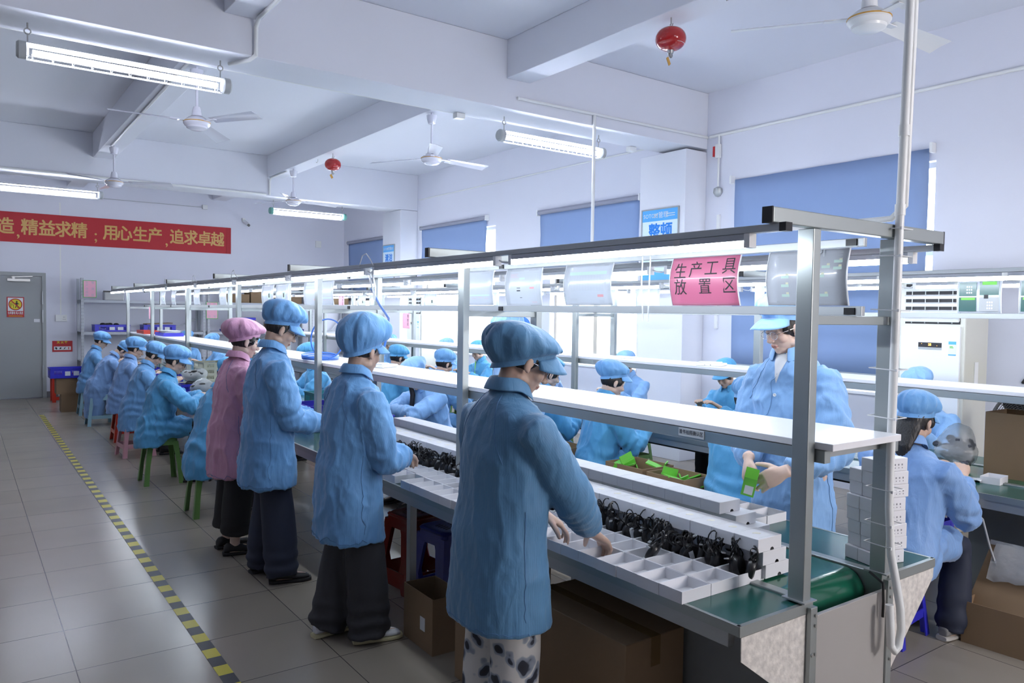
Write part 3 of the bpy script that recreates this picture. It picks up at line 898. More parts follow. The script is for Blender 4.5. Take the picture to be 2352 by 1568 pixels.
# ------------------------------------------------------------------ sheets in plastic sleeves
def sheet(y0, y1, z0, z1, x, m, label, kind, curl=.012, tint=None, thing_name='instruction_sheet', group='printed sheets hung on the near line'):
    L, H = y1 - y0, z1 - z0
    t = thing(thing_name, label, 'sheet', (x, y1, z0), 0, group)
    def P(u, v, off=0):  # u along reading direction (-y), v up
        b = curl * math.sin(PI * v)
        return Vector((-b - off, -u * L, v * H))
    def patch(u0, u1, v0, v1, off, nu=3, nv=4):
        return [[P(u0 + (u1 - u0) * i / nu, v0 + (v1 - v0) * j / nv, off) for i in range(nu + 1)] for j in range(nv + 1)]
    o = MB().grid(patch(0, 1, 0, 1, 0, 6, 14)).build('page', m, t, True)
    so = o.modifiers.new('s', 'SOLIDIFY'); so.thickness = .0016; so.offset = 0
    mb = MB()
    mb.tube([P(0, j / 10, .0) for j in range(11)], [.003] * 11, 5).tube([P(1, j / 10, .0) for j in range(11)], [.003] * 11, 5)
    mb.build('sleeve_edge', M_paper, t, True)
    inks = {}
    def ink(nm, mm, u0, u1, v0, v1, off=.0016):
        inks.setdefault(nm, (MB(), mm))[0].grid(patch(u0, u1, v0, v1, off))
    rnd = random.Random(hash(label) % 1000 if False else len(label) * 7 + int(y0 * 10))
    if kind == 'table':
        ink('heading', M_inkg, .62, .92, .945, .965)
        ink('table_header', M_inkgr, .12, .90, .74, .82)
        for i in range(11): ink('table_rule', M_inkg, .12, .90, .36 + .036 * i, .362 + .036 * i)
        for i in range(14): ink('table_rule', M_inkg, .12 + .06 * i, .122 + .06 * i, .36, .72)
        ink('stamp', M_inkr, .72, .84, .20, .26)
        for i in range(3): ink('text_line', M_inkg, .12, .28, .16 - .03 * i, .165 - .03 * i); ink('text_line', M_inkg, .74, .84, .11 - .02 * i, .115 - .02 * i)
    elif kind == 'spec':
        ink('heading', M_inkg, .64, .90, .93, .945); ink('heading', M_bluepost, .12, .5, .925, .945)
        ink('product_swatch', M_inkgr, .40, .55, .70, .75)
        for (a, b, c, d) in ((.10, .90, .12, .124), (.10, .90, .88, .884), (.10, .104, .12, .88), (.896, .90, .12, .88)): ink('frame_line', M_inkg, a, b, c, d)
        for i in range(4): ink('text_line', M_inkr if i == 0 else M_inkg, .14, .30 + .1 * rnd.random(), .85 - .03 * i, .855 - .03 * i)
        ink('product_drawing', M_ink, .34, .44, .38, .41); ink('product_drawing', M_inkg, .34, .44, .46, .475); ink('product_drawing', M_ink, .42, .48, .20, .212)
        ink('stamp', M_inkr, .70, .82, .44, .49)
        for i in range(2): ink('text_line', M_inkg, .74, .88, .09 - .02 * i, .094 - .02 * i)
    elif kind == 'flow':
        for (u, v) in ((.20, .50), (.45, .50), (.64, .50), (.20, .34), (.20, .16), (.52, .16), (.68, .16), (.70, .66), (.84, .75), (.84, .63)):
            ink('flow_box', M_inkgr, u, u + .10, v, v + .05); ink('flow_tick', mat('ink_pale_yellow', (.66, .66, .48)), u + .06, u + .095, v + .05, v + .085)
        text_o = MB(); text(text_o, 'IS21', .05, P(.60, .91, .003), (0, 1, 0), (0, 0, 1), 0); text_o.build('heading', M_inkg, t)
        for i in range(3): ink('text_line', M_inkg, .86, .93, .92 - .05 * i, .935 - .05 * i)
        ink('text_line', M_inkg, .12, .30, .90, .912); ink('text_line', M_inkg, .76, .86, .32, .33); ink('text_line', M_inkg, .66, .86, .075, .087); ink('text_line', M_inkg, .12, .22, .06, .08)
    elif kind == 'form':
        ink('heading', M_inkg, .62, .86, .93, .94)
        for i in range(11): ink('text_line', M_inkg, .10, .88, .84 - .045 * i, .843 - .045 * i)
        ink('band', M_inkgr, .08, .90, .27, .31)
        for i in range(4): ink('red_note', M_inkr, .12 + .2 * i, .26 + .2 * i, .22 - .03 * (i % 2), .226 - .03 * (i % 2))
        ink('text_line', M_inkg, .72, .86, .06, .066)
    elif kind == 'photo':
        ink('heading', M_inkg, .55, .88, .90, .915)
        ink('product_photo', M_inkgr, .55, .80, .30, .62); ink('product_drawing', M_ink, .62, .72, .36, .56, .0022)
        for i in range(5): ink('text_line', M_inkg, .12, .45, .80 - .06 * i, .81 - .06 * i)
    elif kind == 'pink':
        mb = MB()
        for (ch, u, v) in (('生', .16, .70), ('产', .39, .72), ('工', .62, .74), ('具', .87, .77), ('放', .17, .36), ('置', .54, .37), ('区', .88, .38)):
            tv, tf = text_mb(ch, .073)
            mb.add([P(u + p.x / L, v + p.y / H, .0022) for p in tv], tf)
        mb.build('lettering', M_ink, t)
        ink('fold', M_pinkl, .0, 1, .548, .552)
    elif kind == 'pinkv':
        mb = MB()
        for i, ch in enumerate('暂放区'): text(mb, ch, L * .22, P(.75, .80 - .26 * i, .003), (0, -1, 0), (0, 0, 1))
        mb.build('lettering', M_ink, t)
    for nm, (mb, mm) in inks.items():
        mb.build(nm, mm, t)
    return t
M_sleeve = mat('sleeved_paper', (0.56, 0.60, 0.66), rough=0.22, coat=.3)
M_sleeveg = mat('sleeved_paper_grey', (0.44, 0.46, 0.50), rough=0.3, coat=.3)
M_pinkdk = mat('pink_sleeved_paper', (0.60, 0.16, 0.27), rough=.35, coat=.2)
XS = 2.583
sheet(1.535, 1.87, 1.794, 2.0, XS, M_sleeveg, 'grey flow-chart sheet in a sleeve, nearest the end post', 'flow', .02)
sheet(2.005, 2.372, 1.794, 2.0, XS, M_pinkdk, 'pink notice with black Chinese characters hung beside the flow-chart', 'pink', .022)
sheet(2.755, 3.112, 1.794, 2.0, XS, M_sleeve, 'white sheet with a ruled table hung left of the pink notice', 'table', .02)
sheet(3.315, 3.65, 1.794, 2.0, XS, M_sleeve, 'white sheet with small product drawing beside the ruled table sheet', 'spec', .014)
sheet(3.785, 4.12, 1.794, 2.0, XS, M_sleeve, 'white form with printed lines beside the third aluminium post', 'form', .012)
mid = [(6.19, 6.50, 'form', 'white printed sheet right behind the post above the third standing worker'), (6.53, 6.87, 'table', 'white table sheet just left of the post above the tall worker'), (7.29, 7.64, 'photo', 'white sheet with dark picture above the tall man, right one of pair'), (7.72, 8.08, 'photo', 'white sheet with dark picture above the tall man, left one of pair'), (9.40, 9.69, 'spec', 'white sleeved sheet above the pink worker, close to a post'), (10.66, 10.96, 'spec', 'white sleeved sheet halfway along the near line'), (12.06, 12.30, 'form', 'small far white sheet, right one of far pair on near line'), (12.75, 13.05, 'photo', 'small far white sheet, left one of far pair on near line')]
for (a, b, kd, lab) in mid:
    sheet(a, b, 1.794, 2.0, XS, M_sleeve, lab, kd, .012)
# sheets on line 2
X2 = XS + 2.69
for (a, b, kd, lab) in ((1.80, 2.02, 'photo', 'sheet of product photos at the right edge of photo, second line'), (2.12, 2.38, 'photo', 'sheet of product photos beside the air conditioner, second line'), (5.0, 5.3, 'form', 'white sheet on the second line behind the printed table sheet'), (9.1, 9.45, 'photo', 'white sheet with blue picture on second line by the far air conditioner'), (10.9, 11.2, 'photo', 'white picture sheet on second line right of the blue cable'), (11.35, 11.65, 'photo', 'white picture sheet on second line left of the blue cable')):
    t = sheet(a, b, 1.794, 2.0, X2, M_sleeve, lab, kd, .01, group='printed sheets hung on the second line')
    if a < 3:
        L = b - a
        for (u0, u1, v0, v1, mm) in ((.05, .45, .52, .95, M_green), (.52, .95, .55, .97, M_green), (.05, .45, .05, .48, M_green), (.52, .95, .05, .48, mat('photo_grey', (.35, .36, .37)))):
            MB().box(-.012, -.0105, -u1 * L, -u0 * L, v0 * .206, v1 * .206).build('photo_print', mm, t)
        mb = MB()
        for i in range(3):
            for j in range(3):
                mb.box(-.0128, -.0121, -(.25 + .05 * i) * L, -(.22 + .05 * i) * L, (.60 + .09 * j) * .206, (.65 + .09 * j) * .206)
                mb.box(-.0128, -.0121, -(.72 + .05 * i) * L, -(.69 + .05 * i) * L, (.12 + .09 * j) * .206, (.17 + .09 * j) * .206)
        mb.build('product_dots', M_paper, t)
        MB().box(-.0128, -.0121, -.42 * L, -.1 * L, .40 * .206, .47 * .206).box(-.0128, -.0121, -.9 * L, -.58 * L, .86 * .206, .96 * .206).build('green_box_print', M_greenbox, t)
for (x, y, z, lab) in ((2.6, 13.9, 1.55, 'pale pink note hanging at the far end of the near line'), (X2 + .02, 9.9, 1.50, 'pink card dangling from the second line above the stacked boxes'), (X2, 12.2, 1.80, 'small pink sheet on the second line above the tall man')):
    t = sheet(y, y + .22, z, z + .22, x, M_pinkl, lab, 'pinkv', .004, thing_name='hanging_card', group='pink cards hung on the lines')

# conduit and hose at the near right post
t = thing('pipe_conduit', 'white pipe from ceiling down the near right post, with looped hose', 'pipe', (2.802, 1.484, 0))
MB().tube([(.05, .0, ZC), (.036, .0, 2.85), (.014, -.0, 2.1), (.004, -.0, 1.2)], [.0155] * 4, 14).build('pipe', M_pvc, t, True)
MB().tube([(.084, .0, ZC), (.07, .0, 2.85), (.048, .0, 2.17), (.048, .05, 2.125), (.048, .6, 2.125)], [.012] * 5, 12).build('branch_pipe', M_pvc, t, True)
MB().cyl((.023, 0, 2.42), (.024, 0, 2.46), .019, 14).build('coupling', M_pvc, t, True)
MB().cyl((.014, 0, 2.13), (.015, 0, 2.17), .019, 14).build('coupling', M_pvc, t, True)
MB().tube([(.004, -.0, 1.21), (.0, -.004, 1.05), (.0, -.016, .88), (.008, -.036, .77), (.016, -.05, .68), (.018, -.055, .60), (.008, -.052, .54), (-.012, -.048, .525), (-.032, -.044, .55), (-.036, -.042, .62), (-.036, -.036, .70)], [.0145] * 11, 12).build('hose', M_pvc, t, True)
for z in (2.08, 1.98, 1.78, 1.56, 1.38, 1.11, .98, .90):
    a, b, c, d = -.014, .073, -.019, .084
    mb = MB(); mb.tube([(a, c, z), (b, c, z), (b, d, z + .004), (a, d, z + .004), (a, c, z), (b, c, z)], [.002] * 6, 6)
    mb.box(a - .004, a + .004, c - .006, c + .002, z - .005, z + .005)
    mb.build('cable_tie', M_white, t, True)
MB().tube([(-.006, .06, .79), (-.018, .0, .765), (-.022, -.006, .70), (-.02, -.004, .64)], [.005] * 4, 8).build('black_lead', M_black, t, True)
# ================================================================== trays, boxes and devices on the near line
def tray_proto():
    W_, L_, H_, t_ = .147, .106, .042, .003
    mb = MB()
    mb.box(0, W_, 0, L_, 0, t_)
    mb.box(0, W_, 0, t_, t_, H_).box(0, W_, L_ - t_, L_, t_, H_).box(0, t_, t_, L_ - t_, t_, H_).box(W_ - t_, W_, t_, L_ - t_, t_, H_)
    o = mb.build('tray', M_box)
    return o
TR = tray_proto(); first_tray = [TR]
def put_tray(x, y, z, label, group, rz=0):
    if first_tray:
        o = first_tray.pop()
    else:
        o = TR.copy(); COL.objects.link(o)
    o.location = (x, y, z); o.rotation_euler = (0, 0, rz)
    return tag(o, label, 'tray', group)
rows = [(1.972, 'outermost row'), (2.121, 'middle row'), (2.270, 'inner row')]
NT = 26
for r, (x, nm) in enumerate(rows):
    q = 0
    for i in range(NT):
        y = 1.738 + .1075 * i
        if r == 0 and 1.738 + .1075 * 18.6 < y < 1.738 + .1075 * 19.6: continue
        jx = random.uniform(-.003, .003) + (.02 if (r == 0 and i > 19) else 0)
        put_tray(x + (jx if r == 0 else 0), y, ZT + .0005, '%s open white card tray in the %s %s' % (nth(q), nm, 'along the left table edge' if r == 0 else ('of the left table' if r == 1 else 'holding black devices')), 'open white trays on the left table'); q += 1
for c, x in enumerate((2.912, 3.066)):
    for i in range(20):
        put_tray(x, 2.195 + .1075 * i, ZT + .0095 if x < 2.87 else ZT + .0005, '%s open white tray on the far side of belt, %s row' % (nth(i), 'inner' if c == 0 else 'outer'), 'open white trays on the right table')

def box_proto(logo):
    W_, L_, H_ = .140, .1065, .0505
    t = thing('carton_box', 'x', 'box')
    o = MB().box(0, W_, 0, L_, 0, H_).build('lid', M_box, t); bevel(o, .0012, 1)
    if logo:
        mb = MB().lathe([(.0, 0), (.0125, 0), (.0125, .0006), (.0, .0006)], (W_ * .52, L_ * .55, H_), 18)
        mb.obox((W_ * .52 - .012, L_ * .55 + .008, H_ + .0003), (.006, .003, 0), (-.002, .004, 0), (0, 0, .0003))
        mb.build('round_logo', mat('logo_cream', (.72, .68, .56), rough=.35), t)
        MB().box(W_ * .15, W_ * .75, L_ * .12, L_ * .135, H_, H_ + .0005).build('printed_line', M_paper, t)
    return t
BXL = box_proto(True); BX = box_proto(False)
used_bx = {}
def put_box(src, x, y, z, label, group, rz=0):
    if src.name not in used_bx:
        used_bx[src.name] = 1; o = src; o.location = (x, y, z); o.rotation_euler = (0, 0, rz); o['label'] = label; o['group'] = group
        return o
    return copy_tree(src, (x, y, z), rz, label, group)
def notch(par, rz=0):
    mb = MB(); n = 12
    mb.prism([(.083 + .011 * math.cos(PI * k / n), -.0006, .0015 + .011 * math.sin(PI * k / n)) for k in range(n + 1)], (0, .001, 0))
    mb.build('thumb_notch', M_ink, par)
zb = ZT + .0090
for lay, (x, y0, n) in enumerate(((2.4035, 1.722, 33), (2.385, 1.7225, 33), (2.355, 1.7235, 33))):
    for i in range(n):
        b = put_box(BXL if lay == 2 else BX, x + random.uniform(-.002, .002), y0 + .1072 * i, zb + .0512 * lay, '%s closed white box in the %s layer of the near stack by the devices' % (nth(i), ('bottom', 'middle', 'top')[lay]), 'closed white boxes stacked along the belt, near stack')
        if i == 0: notch(b)
for lay, (x, y0, n) in enumerate(((2.755, 2.06, 30), (2.725, 2.11, 30), (2.683, 2.165, 29))):
    for i in range(n):
        b = put_box(BX, x, y0 + .1072 * i, zb + .0512 * lay, '%s closed white box in the %s layer of the far stack across the belt' % (nth(i), ('bottom', 'middle', 'top')[lay]), 'closed white boxes stacked along the belt, far stack')
        if i == 0: notch(b)
# tall stack by the near right post
def icon_box():
    t = thing('carton_box', 'x', 'box')
    o = MB().box(0, .172, 0, .0665, 0, .0522).build('carton', M_box, t); bevel(o, .0025, 2)
    mb = MB()
    for k in range(6):
        x = .05 + .018 * k
        mb.box(x, x + .006, -.0006, .0002, .023, .030)
        mb.box(x + .002, x + .006, -.0006, .0002, .012, .016)
    mb.build('handling_icons', mat('ink_soft', (.24, .24, .27)), t)
    return t
IB = icon_box(); fi = [IB]
for col in range(2):
    for k in range(8 if col == 0 else 7):
        pos = (2.905 + .005 * ((k * 3) % 4) + (0.006 if col else 0), 1.602 + .069 * col + .0022 * (k % 2), ZT + .0006 + .0526 * k)
        lab = '%s white box from the bottom, %s column of the tall stack by the post' % (('first', 'second', 'third', 'fourth', 'fifth', 'sixth', 'seventh', 'eighth')[k], 'near' if col == 0 else 'rear')
        ca_, sa_ = math.cos(R(-15.5)), math.sin(R(-15.5)); lx, ly = .005 * ((k * 3) % 4) - .006, .0685 * col + .002 * (k % 2)
        pos = (2.908 + lx * ca_ - ly * sa_, 1.598 + lx * sa_ + ly * ca_, pos[2])
        if fi: o = fi.pop(); o.location = pos; o.rotation_euler = (0, 0, R(-15.5)); o['label'] = lab; o['group'] = 'white boxes in the tall stack'
        else: copy_tree(IB, pos, R(-15.5), lab, 'white boxes in the tall stack')

# ------------------------------------------------------------------ black round devices with tied cables
def device(kind):
    rnd = random.Random(kind)
    t = thing('round_device', 'x', 'device')
    t.scale = (1.2, 1.2, 1.2)
    # disc standing on its rim: axis along local y
    prof = [(.001, -.014), (.022, -.0138), (.031, -.011), (.0355, -.004), (.036, 0), (.0355, .004), (.031, .011), (.022, .0138), (.001, .014)]
    MB().lathe(prof, (0, 0, .036), 28, 'y').build('body', M_black, t, True)
    MB().lathe([(.0362, -.0012), (.0366, 0), (.0362, .0012)], (0, 0, .036), 28, 'y').build('rim_groove', M_dark, t, True)
    mb = MB()
    for k in range(4):
        a = rnd.uniform(-.5, .5); w = rnd.uniform(.012, .02); h = rnd.uniform(.04, .068)
        pts = []
        for i in range(13):
            s = 2 * PI * i / 12
            pts.append((w * math.sin(s) + a * h * .5 * (1 - math.cos(s)), .012 * math.sin(k * 2 + s) , .060 + h * .5 * (1 - math.cos(s))))
        mb.tube(pts, [.0023] * 13, 6)
    mb.torus((0, 0, .068), .008, .0025, (1, 0, 0), (0, 1, 0), 12, 6)
    e = Vector((rnd.uniform(.02, .035) * rnd.choice((-1, 1)), rnd.uniform(-.02, .02), rnd.uniform(.05, .075)))
    mb.tube([(0, 0, .066), e * .6 + Vector((0, 0, .04)), e], [.0018] * 3, 6)
    mb.build('tied_cable', M_black, t, True)
    d = Vector((e.x, e.y, 0)).normalized() if e.length else Vector((1, 0, 0))
    q = MB().obox(e + d * .008, d * .009, Vector((-d.y, d.x, 0)) * .006, (0, 0, .0028)).build('cable_plug', M_black, t)
    MB().obox(e + d * .022, d * .006, Vector((-d.y, d.x, 0)) * .0055, (0, 0, .002)).build('plug_tip', M_alu_d, q)
    if kind % 2 == 0:
        MB().box(-.008, .008, -.0148, -.0141, .018, .052).build('barcode_sticker', M_paper, t)
    return t
DEV = [device(k) for k in range(5)]
used = set(); nd = 0
rnd = random.Random(11)
for i in range(NT):
    for j in range(3 if i not in (5,) else 2):
        k = rnd.randrange(5)
        y = 1.738 + .1075 * i + .024 + .031 * j + rnd.uniform(-.002, .002)
        x = 2.270 + .073 + rnd.uniform(-.022, .022)
        rz = rnd.uniform(-.9, .9); tilt = rnd.uniform(-.45, .45); rx = rnd.uniform(-.3, .3)
        lab = '%s black round device with tied cable, %s in its inner-row tray' % (nth(i), ('nearest', 'central', 'rearmost')[j])
        src = DEV[k]
        if k not in used:
            used.add(k); o = src; o['label'] = lab; o.location = (x, y, ZT + .0045); o.rotation_euler = (rx, tilt, rz)
        else:
            o = copy_tree(src, (x, y, ZT + .0045), None, lab, None, (rx, tilt, rz))
        o['group'] = 'black devices in the inner row of trays'
for (x, y, rz, rx, lab) in ((2.196, 2.12, .5, .5, 'lone black device lying in a middle-row tray near the table end'), (2.20, 3.42, .2, .4, 'black device in the middle-row tray beside the front worker'), (2.215, 3.53, 1.2, .35, 'second black device in the middle row beyond the front worker')):
    o = copy_tree(DEV[1], (x, y, ZT + .006), None, lab, 'black devices in the inner row of trays', (rx, .1, rz))

# ------------------------------------------------------------------ things on the shelves
def flat_case(label, x, y, z, rz, m=M_white, w=.10, l=.22, h=.022):
    t = thing('desk_gadget', label, 'gadget', (x, y, z), rz, 'flat white cases on the shelves')
    bevel(MB().box(-w, w, -l / 2, l / 2, 0, h).build('case', m, t), .006, 3)
    bevel(MB().box(-w * .85, w * .1, -l * .42, l * .42, h, h + .012).build('upper_cover', m, t), .004, 2)
    MB().box(-w - .001, -w + .001, -.02, -.012, .006, .012).box(-w - .001, -w + .001, .03, .035, .006, .012).build('screw_hole', M_ink, t)
    return t
flat_case('flat white case lying on the near shelf beside the third worker', 2.56, 5.28, 1.3285, .5)
flat_case('flat white case with grey end on the second shelf behind the printed label', 5.20, 4.32, 1.3285, .45)
o = MB().box(-.12, .12, -.2, .2, 0, .012).build('folder', M_paper); o.location = (5.22, 5.55, 1.3285); o.rotation_euler = (0, 0, .2); tag(o, 'thin white folder lying on the second shelf behind a post', 'folder')
# blue cable coil on the near shelf, one loop standing round the post
mb = MB()
for k in range(6):
    mb.torus((2.50, 6.27 + .01 * (k % 3), 1.34 + .012 * (k // 2)), .15 + .008 * (k % 3), .0065, (1, .15 * (k % 3), 0), (0, 1, .02 * k), 40, 8)
mb.torus((2.50, 6.13, 1.51), .165, .0065, (.55, -.80, .05), (0, 0, 1), 48, 8)
o = mb.build('cable_coil', M_bluecable, None, True); tag(o, 'coil of thick blue cable lying on near shelf with one upright loop', 'cable')
mb = MB()
rnd = random.Random(4)
for k in range(6):
    mb.torus((5.10, 7.05, 1.52), .17 + .012 * rnd.random(), .006, (.9, -.5, .05 * k), (.03 * k, 0, 1.05), 40, 7)
for k in range(5):
    mb.torus((5.2, 6.75, 1.345 + .008 * k), .11 + .02 * rnd.random(), .005, (1, .2 * k, 0), (-.2 * k, .9, .05), 30, 6)
o = mb.build('cable_coil', M_bluecable, None, True); tag(o, 'blue cable coil hung and heaped on the second shelf by the window', 'cable')
# trays of papers at the far end of the near shelf
for (x, y, m, lab) in ((2.50, 13.55, M_redp, 'flat red tray at the far end of the near shelf'), (2.55, 12.35, M_blue, 'flat blue tray of papers at the far end of the near shelf')):
    t = thing('document_tray', lab, 'tray', (x, y, 1.3285), 0, 'document trays on the near shelf')
    mb = MB().box(-.14, .14, -.3, .3, 0, .004)
    for (a, b, c, d) in ((-.14, .14, -.3, -.294), (-.14, .14, .294, .3), (-.14, -.134, -.294, .294), (.134, .14, -.294, .294)): mb.box(a, b, c, d, .004, .05)
    mb.build('tray_shell', m, t)
    if m is M_blue:
        for k in range(5):
            MB().obox((.0, .01 * k, .030 + .012 * k), (.10, .02 * (k - 2), 0), (.02 * (2 - k), .22, 0), (0, 0, .003)).build('paper_stack', M_paper, t)
# ------------------------------------------------------------------ crates, baskets
def crate_mb(w, l, h, t_=.006):
    mb = MB().box(-w + .012, w - .012, -l + .012, l - .012, 0, t_)
    def wall(x0, y0, x1, y1):
        a0 = Vector((x0, y0, 0)); a1 = Vector((x1, y1, 0)); d = (a1 - a0); L = d.length; d.normalize(); n = Vector((-d.y, d.x, 0))
        def seg(u0, u1, v0, v1):
            c = a0 + d * ((u0 + u1) / 2 * L) + Vector((0, 0, (v0 + v1) / 2 * h))
            mb.obox(c, d * ((u1 - u0) / 2 * L), n * (t_ / 2), (0, 0, (v1 - v0) / 2 * h))
        seg(0, 1, .72, 1.0); seg(0, 1, .0, .22)
        k = 0; u = 0.0
        cuts = [(0, .12), (.40, .60), (.88, 1.0)]
        for (a, b) in cuts: seg(a, b, .22, .72)
        for g0 in (.12, .60):
            for q in range(1, 7):
                u = g0 + .28 * q / 7
                seg(u - .008, u + .008, .22, .72)
    x, y = w, l
    wall(-x, -y, x, -y); wall(x, -y, x, y); wall(x, y, -x, y); wall(-x, y, -x, -y)
    for (a, b, c, d) in ((-x - .008, x + .008, -y - .008, -y + .006), (-x - .008, x + .008, y - .006, y + .008), (-x - .008, -x + .006, -y, y), (x - .006, x + .008, -y, y)):
        mb.box(a, b, c, d, h - .012, h)
    return mb
def crate(x, y, z, rz, w, l, h, m, label, fill=None, sticker=True):
    t = thing('plastic_crate', label, 'crate', (x, y, z), rz, 'blue plastic crates around the room')
    crate_mb(w, l, h).build('crate_shell', m, t)
    if fill == 'black':
        mb = MB(); rn = random.Random(int(x * 100))
        for k in range(9): mb.ell((rn.uniform(-w * .5, w * .5), rn.uniform(-l * .5, l * .5), h * .5 + rn.uniform(.0, h * .6)), (.05, .05, .03), 10, 6)
        mb.build('contents', M_dark, t, True)['kind'] = 'stuff'
    if sticker:
        MB().box(-w * .18, w * .12, -l - .0095, -l - .0085, h * .25, h * .68).box(w * .3, w * .62, -l - .0095, -l - .0085, h * .25, h * .68).build('sticker', M_paper, t)
    return t
crate(1.447, 14.72, .565, 0, .255, .19, .165, M_blue, 'blue crate resting on the carton at the aisle end of the line', None)
crate(2.38, 16.62, 1.2745, 0, .30, .2, .13, M_blue, 'left blue crate on the middle rack shelf, black things inside', 'black')
crate(3.22, 16.62, 1.2745, 0, .29, .2, .13, M_blue, 'right blue crate on the middle rack shelf, under a flat board', None)
o = MB().obox((3.22, 16.62, 1.43), (.24, .015, .01), (-.01, .15, 0), (0, 0, .008)).build('board', M_carton); tag(o, 'brown board lying across the right blue crate on the rack', 'board')
crate(4.75, 16.62, 1.2745, 0, .28, .2, .045, M_blue, 'shallow blue crate with clear bag on the second rack', None, False)

# ------------------------------------------------------------------ steel racks along the far wall
def rack(x0, x1, label):
    t = thing('storage_rack', label, 'shelving', (x0, 16.35, 0), 0, 'grey steel racks along the far wall')
    w = x1 - x0; d = .62
    for (x, y) in ((0, 0), (w - .05, 0), (0, d - .05), (w - .05, d - .05)):
        p = MB()
        sx = 0 if x == 0 else .047
        p.box(x, x + .05, y if y == 0 else y + .047, (y if y == 0 else y + .047) + .003, 0, 2.28)
        p.box(x + sx, x + sx + .003, y, y + .05, 0, 2.28)
        o = p.build('upright', M_rack, t)
        if y == 0:
            q = MB()
            for k in range(34):
                q.box(x + .010, x + .018, -.0012, -.0004, .10 + .064 * k, .116 + .064 * k).box(x + .032, x + .040, -.0012, -.0004, .10 + .064 * k, .116 + .064 * k)
            q.build('slot_row', M_cab, o)
    for z in (.14, .72, 1.27, 1.875):
        mb = MB().box(.004, w - .004, .004, d - .004, z - .004, z)
        mb.box(.052, w - .052, .003, .006, z - .05, z - .004).box(.052, w - .052, d - .008, d - .004, z - .05, z - .004)
        mb.build('shelf', M_rack, t)
    mb = MB().obox((w / 2, d - .003, 1.0), Vector((w / 2 - .06, 0, .52)), (0, .001, 0), Vector((-.008, 0, .014)))
    mb.build('cross_brace', M_rack, t)
    return t
rack(1.84, 4.07, 'grey steel rack in far left corner beside the door wall sign')
rack(4.10, 6.27, 'grey steel rack second from the door along the far wall')
rack(6.29, 7.28, 'short grey steel rack in the far right corner')
def rack_sign(x0, x1, z0, z1, label, lines):
    t = thing('rack_sign', label, 'sign', (x0, 16.345, z0), 0, 'pink signs in green frames on the racks')
    w, h = x1 - x0, z1 - z0
    MB().box(0, w, -.006, 0, 0, h).build('sign_frame', M_greenfr, t)
    MB().box(.012, w - .012, -.008, -.0061, .012, h - .012).build('sign_page', M_pinkl, t)
    mb = MB()
    for j, s in enumerate(lines):
        for i, ch in enumerate(s):
            text(mb, ch, .05, (w * (.28 + .44 * j), -.0088, h * (.86 - .72 * i / max(1, len(s) - 1))), (1, 0, 0), (0, 0, 1))
    mb.build('lettering', M_inkg, t)
rack_sign(1.875, 2.10, 1.915, 2.24, 'pink notice in green frame at top of the first rack', ('生产中间品', '暂放区'))
rack_sign(4.075, 4.305, 1.535, 1.88, 'pink notice in green frame on upright between first two racks', ('物料', '区域'))
def cbox(x, y, z, w, d, h, label, m=M_carton, rz=0, cat='box', name='cardboard_box', tapem=True, group=None):
    t = thing(name, label, cat, (x, y, z), rz, group)
    bevel(MB().box(-w, w, -d, d, 0, h).build('carton', m, t), .003, 1)
    if tapem: MB().box(-.025, .025, -d - .0012, d + .0012, h * .78, h + .001).build('tape', M_tapeb, t)
    return t
t = thing('plastic_case', 'clear grey plastic case on top shelf of the first rack', 'case', (2.42, 16.6, 1.8755))
bevel(MB().box(-.17, .17, -.12, .12, 0, .17).build('case_body', mat('smoky_plastic', (.32, .33, .34), rough=.2), t), .01)
MB().box(-.19, -.05, -.125, -.115, .15, .18).build('latch', M_black, t)
rk = random.Random(5)
labs = iter(('brown carton at left on top shelf of second rack', 'wide brown carton on top of the second rack', 'brown carton beside the blue cable, top of second rack', 'brown carton at right end of second rack top', 'brown carton on top shelf of the corner rack', 'low brown carton on the corner rack top shelf', 'small brown carton low in second rack', 'brown carton stack base on middle shelf of second rack', 'brown carton second in the stack on second rack', 'top carton of the stack on second rack'))
for (x, z, w, h) in ((4.75, 1.8755, .22, .18), (5.3, 1.8755, .3, .24), (5.88, 1.8755, .22, .2), (6.6, 1.8755, .22, .26), (7.02, 1.8755, .18, .3)):
    cbox(x, 16.66, z, w, .24, h, next(labs))
for (x, z, w, h) in ((5.62, 1.2705, .30, .10), (5.65, 1.3715, .26, .10), (5.7, 1.4725, .2, .09)):
    cbox(x, 16.6, z, w, .2, h, next(labs))
crate(5.98, 16.45, 1.2745, 0, .15, .08, .05, M_blued, 'small blue tray beside the carton stack on second rack', None, False)
for k, (m, cn) in enumerate(((M_blue, 'blue'), (M_yel, 'yellow'), (M_redp, 'red'), (M_blue, 'upper blue'))):
    o = bevel(MB().box(-.16, .16, -.12, .12, 0, .058).build('parts_bin', m), .008); o.location = (4.95, 16.55, 1.331 + .0592 * k)
    tag(o, '%s plastic bin in the small bin stack on the second rack' % cn, 'bin', 'stacked plastic bins')
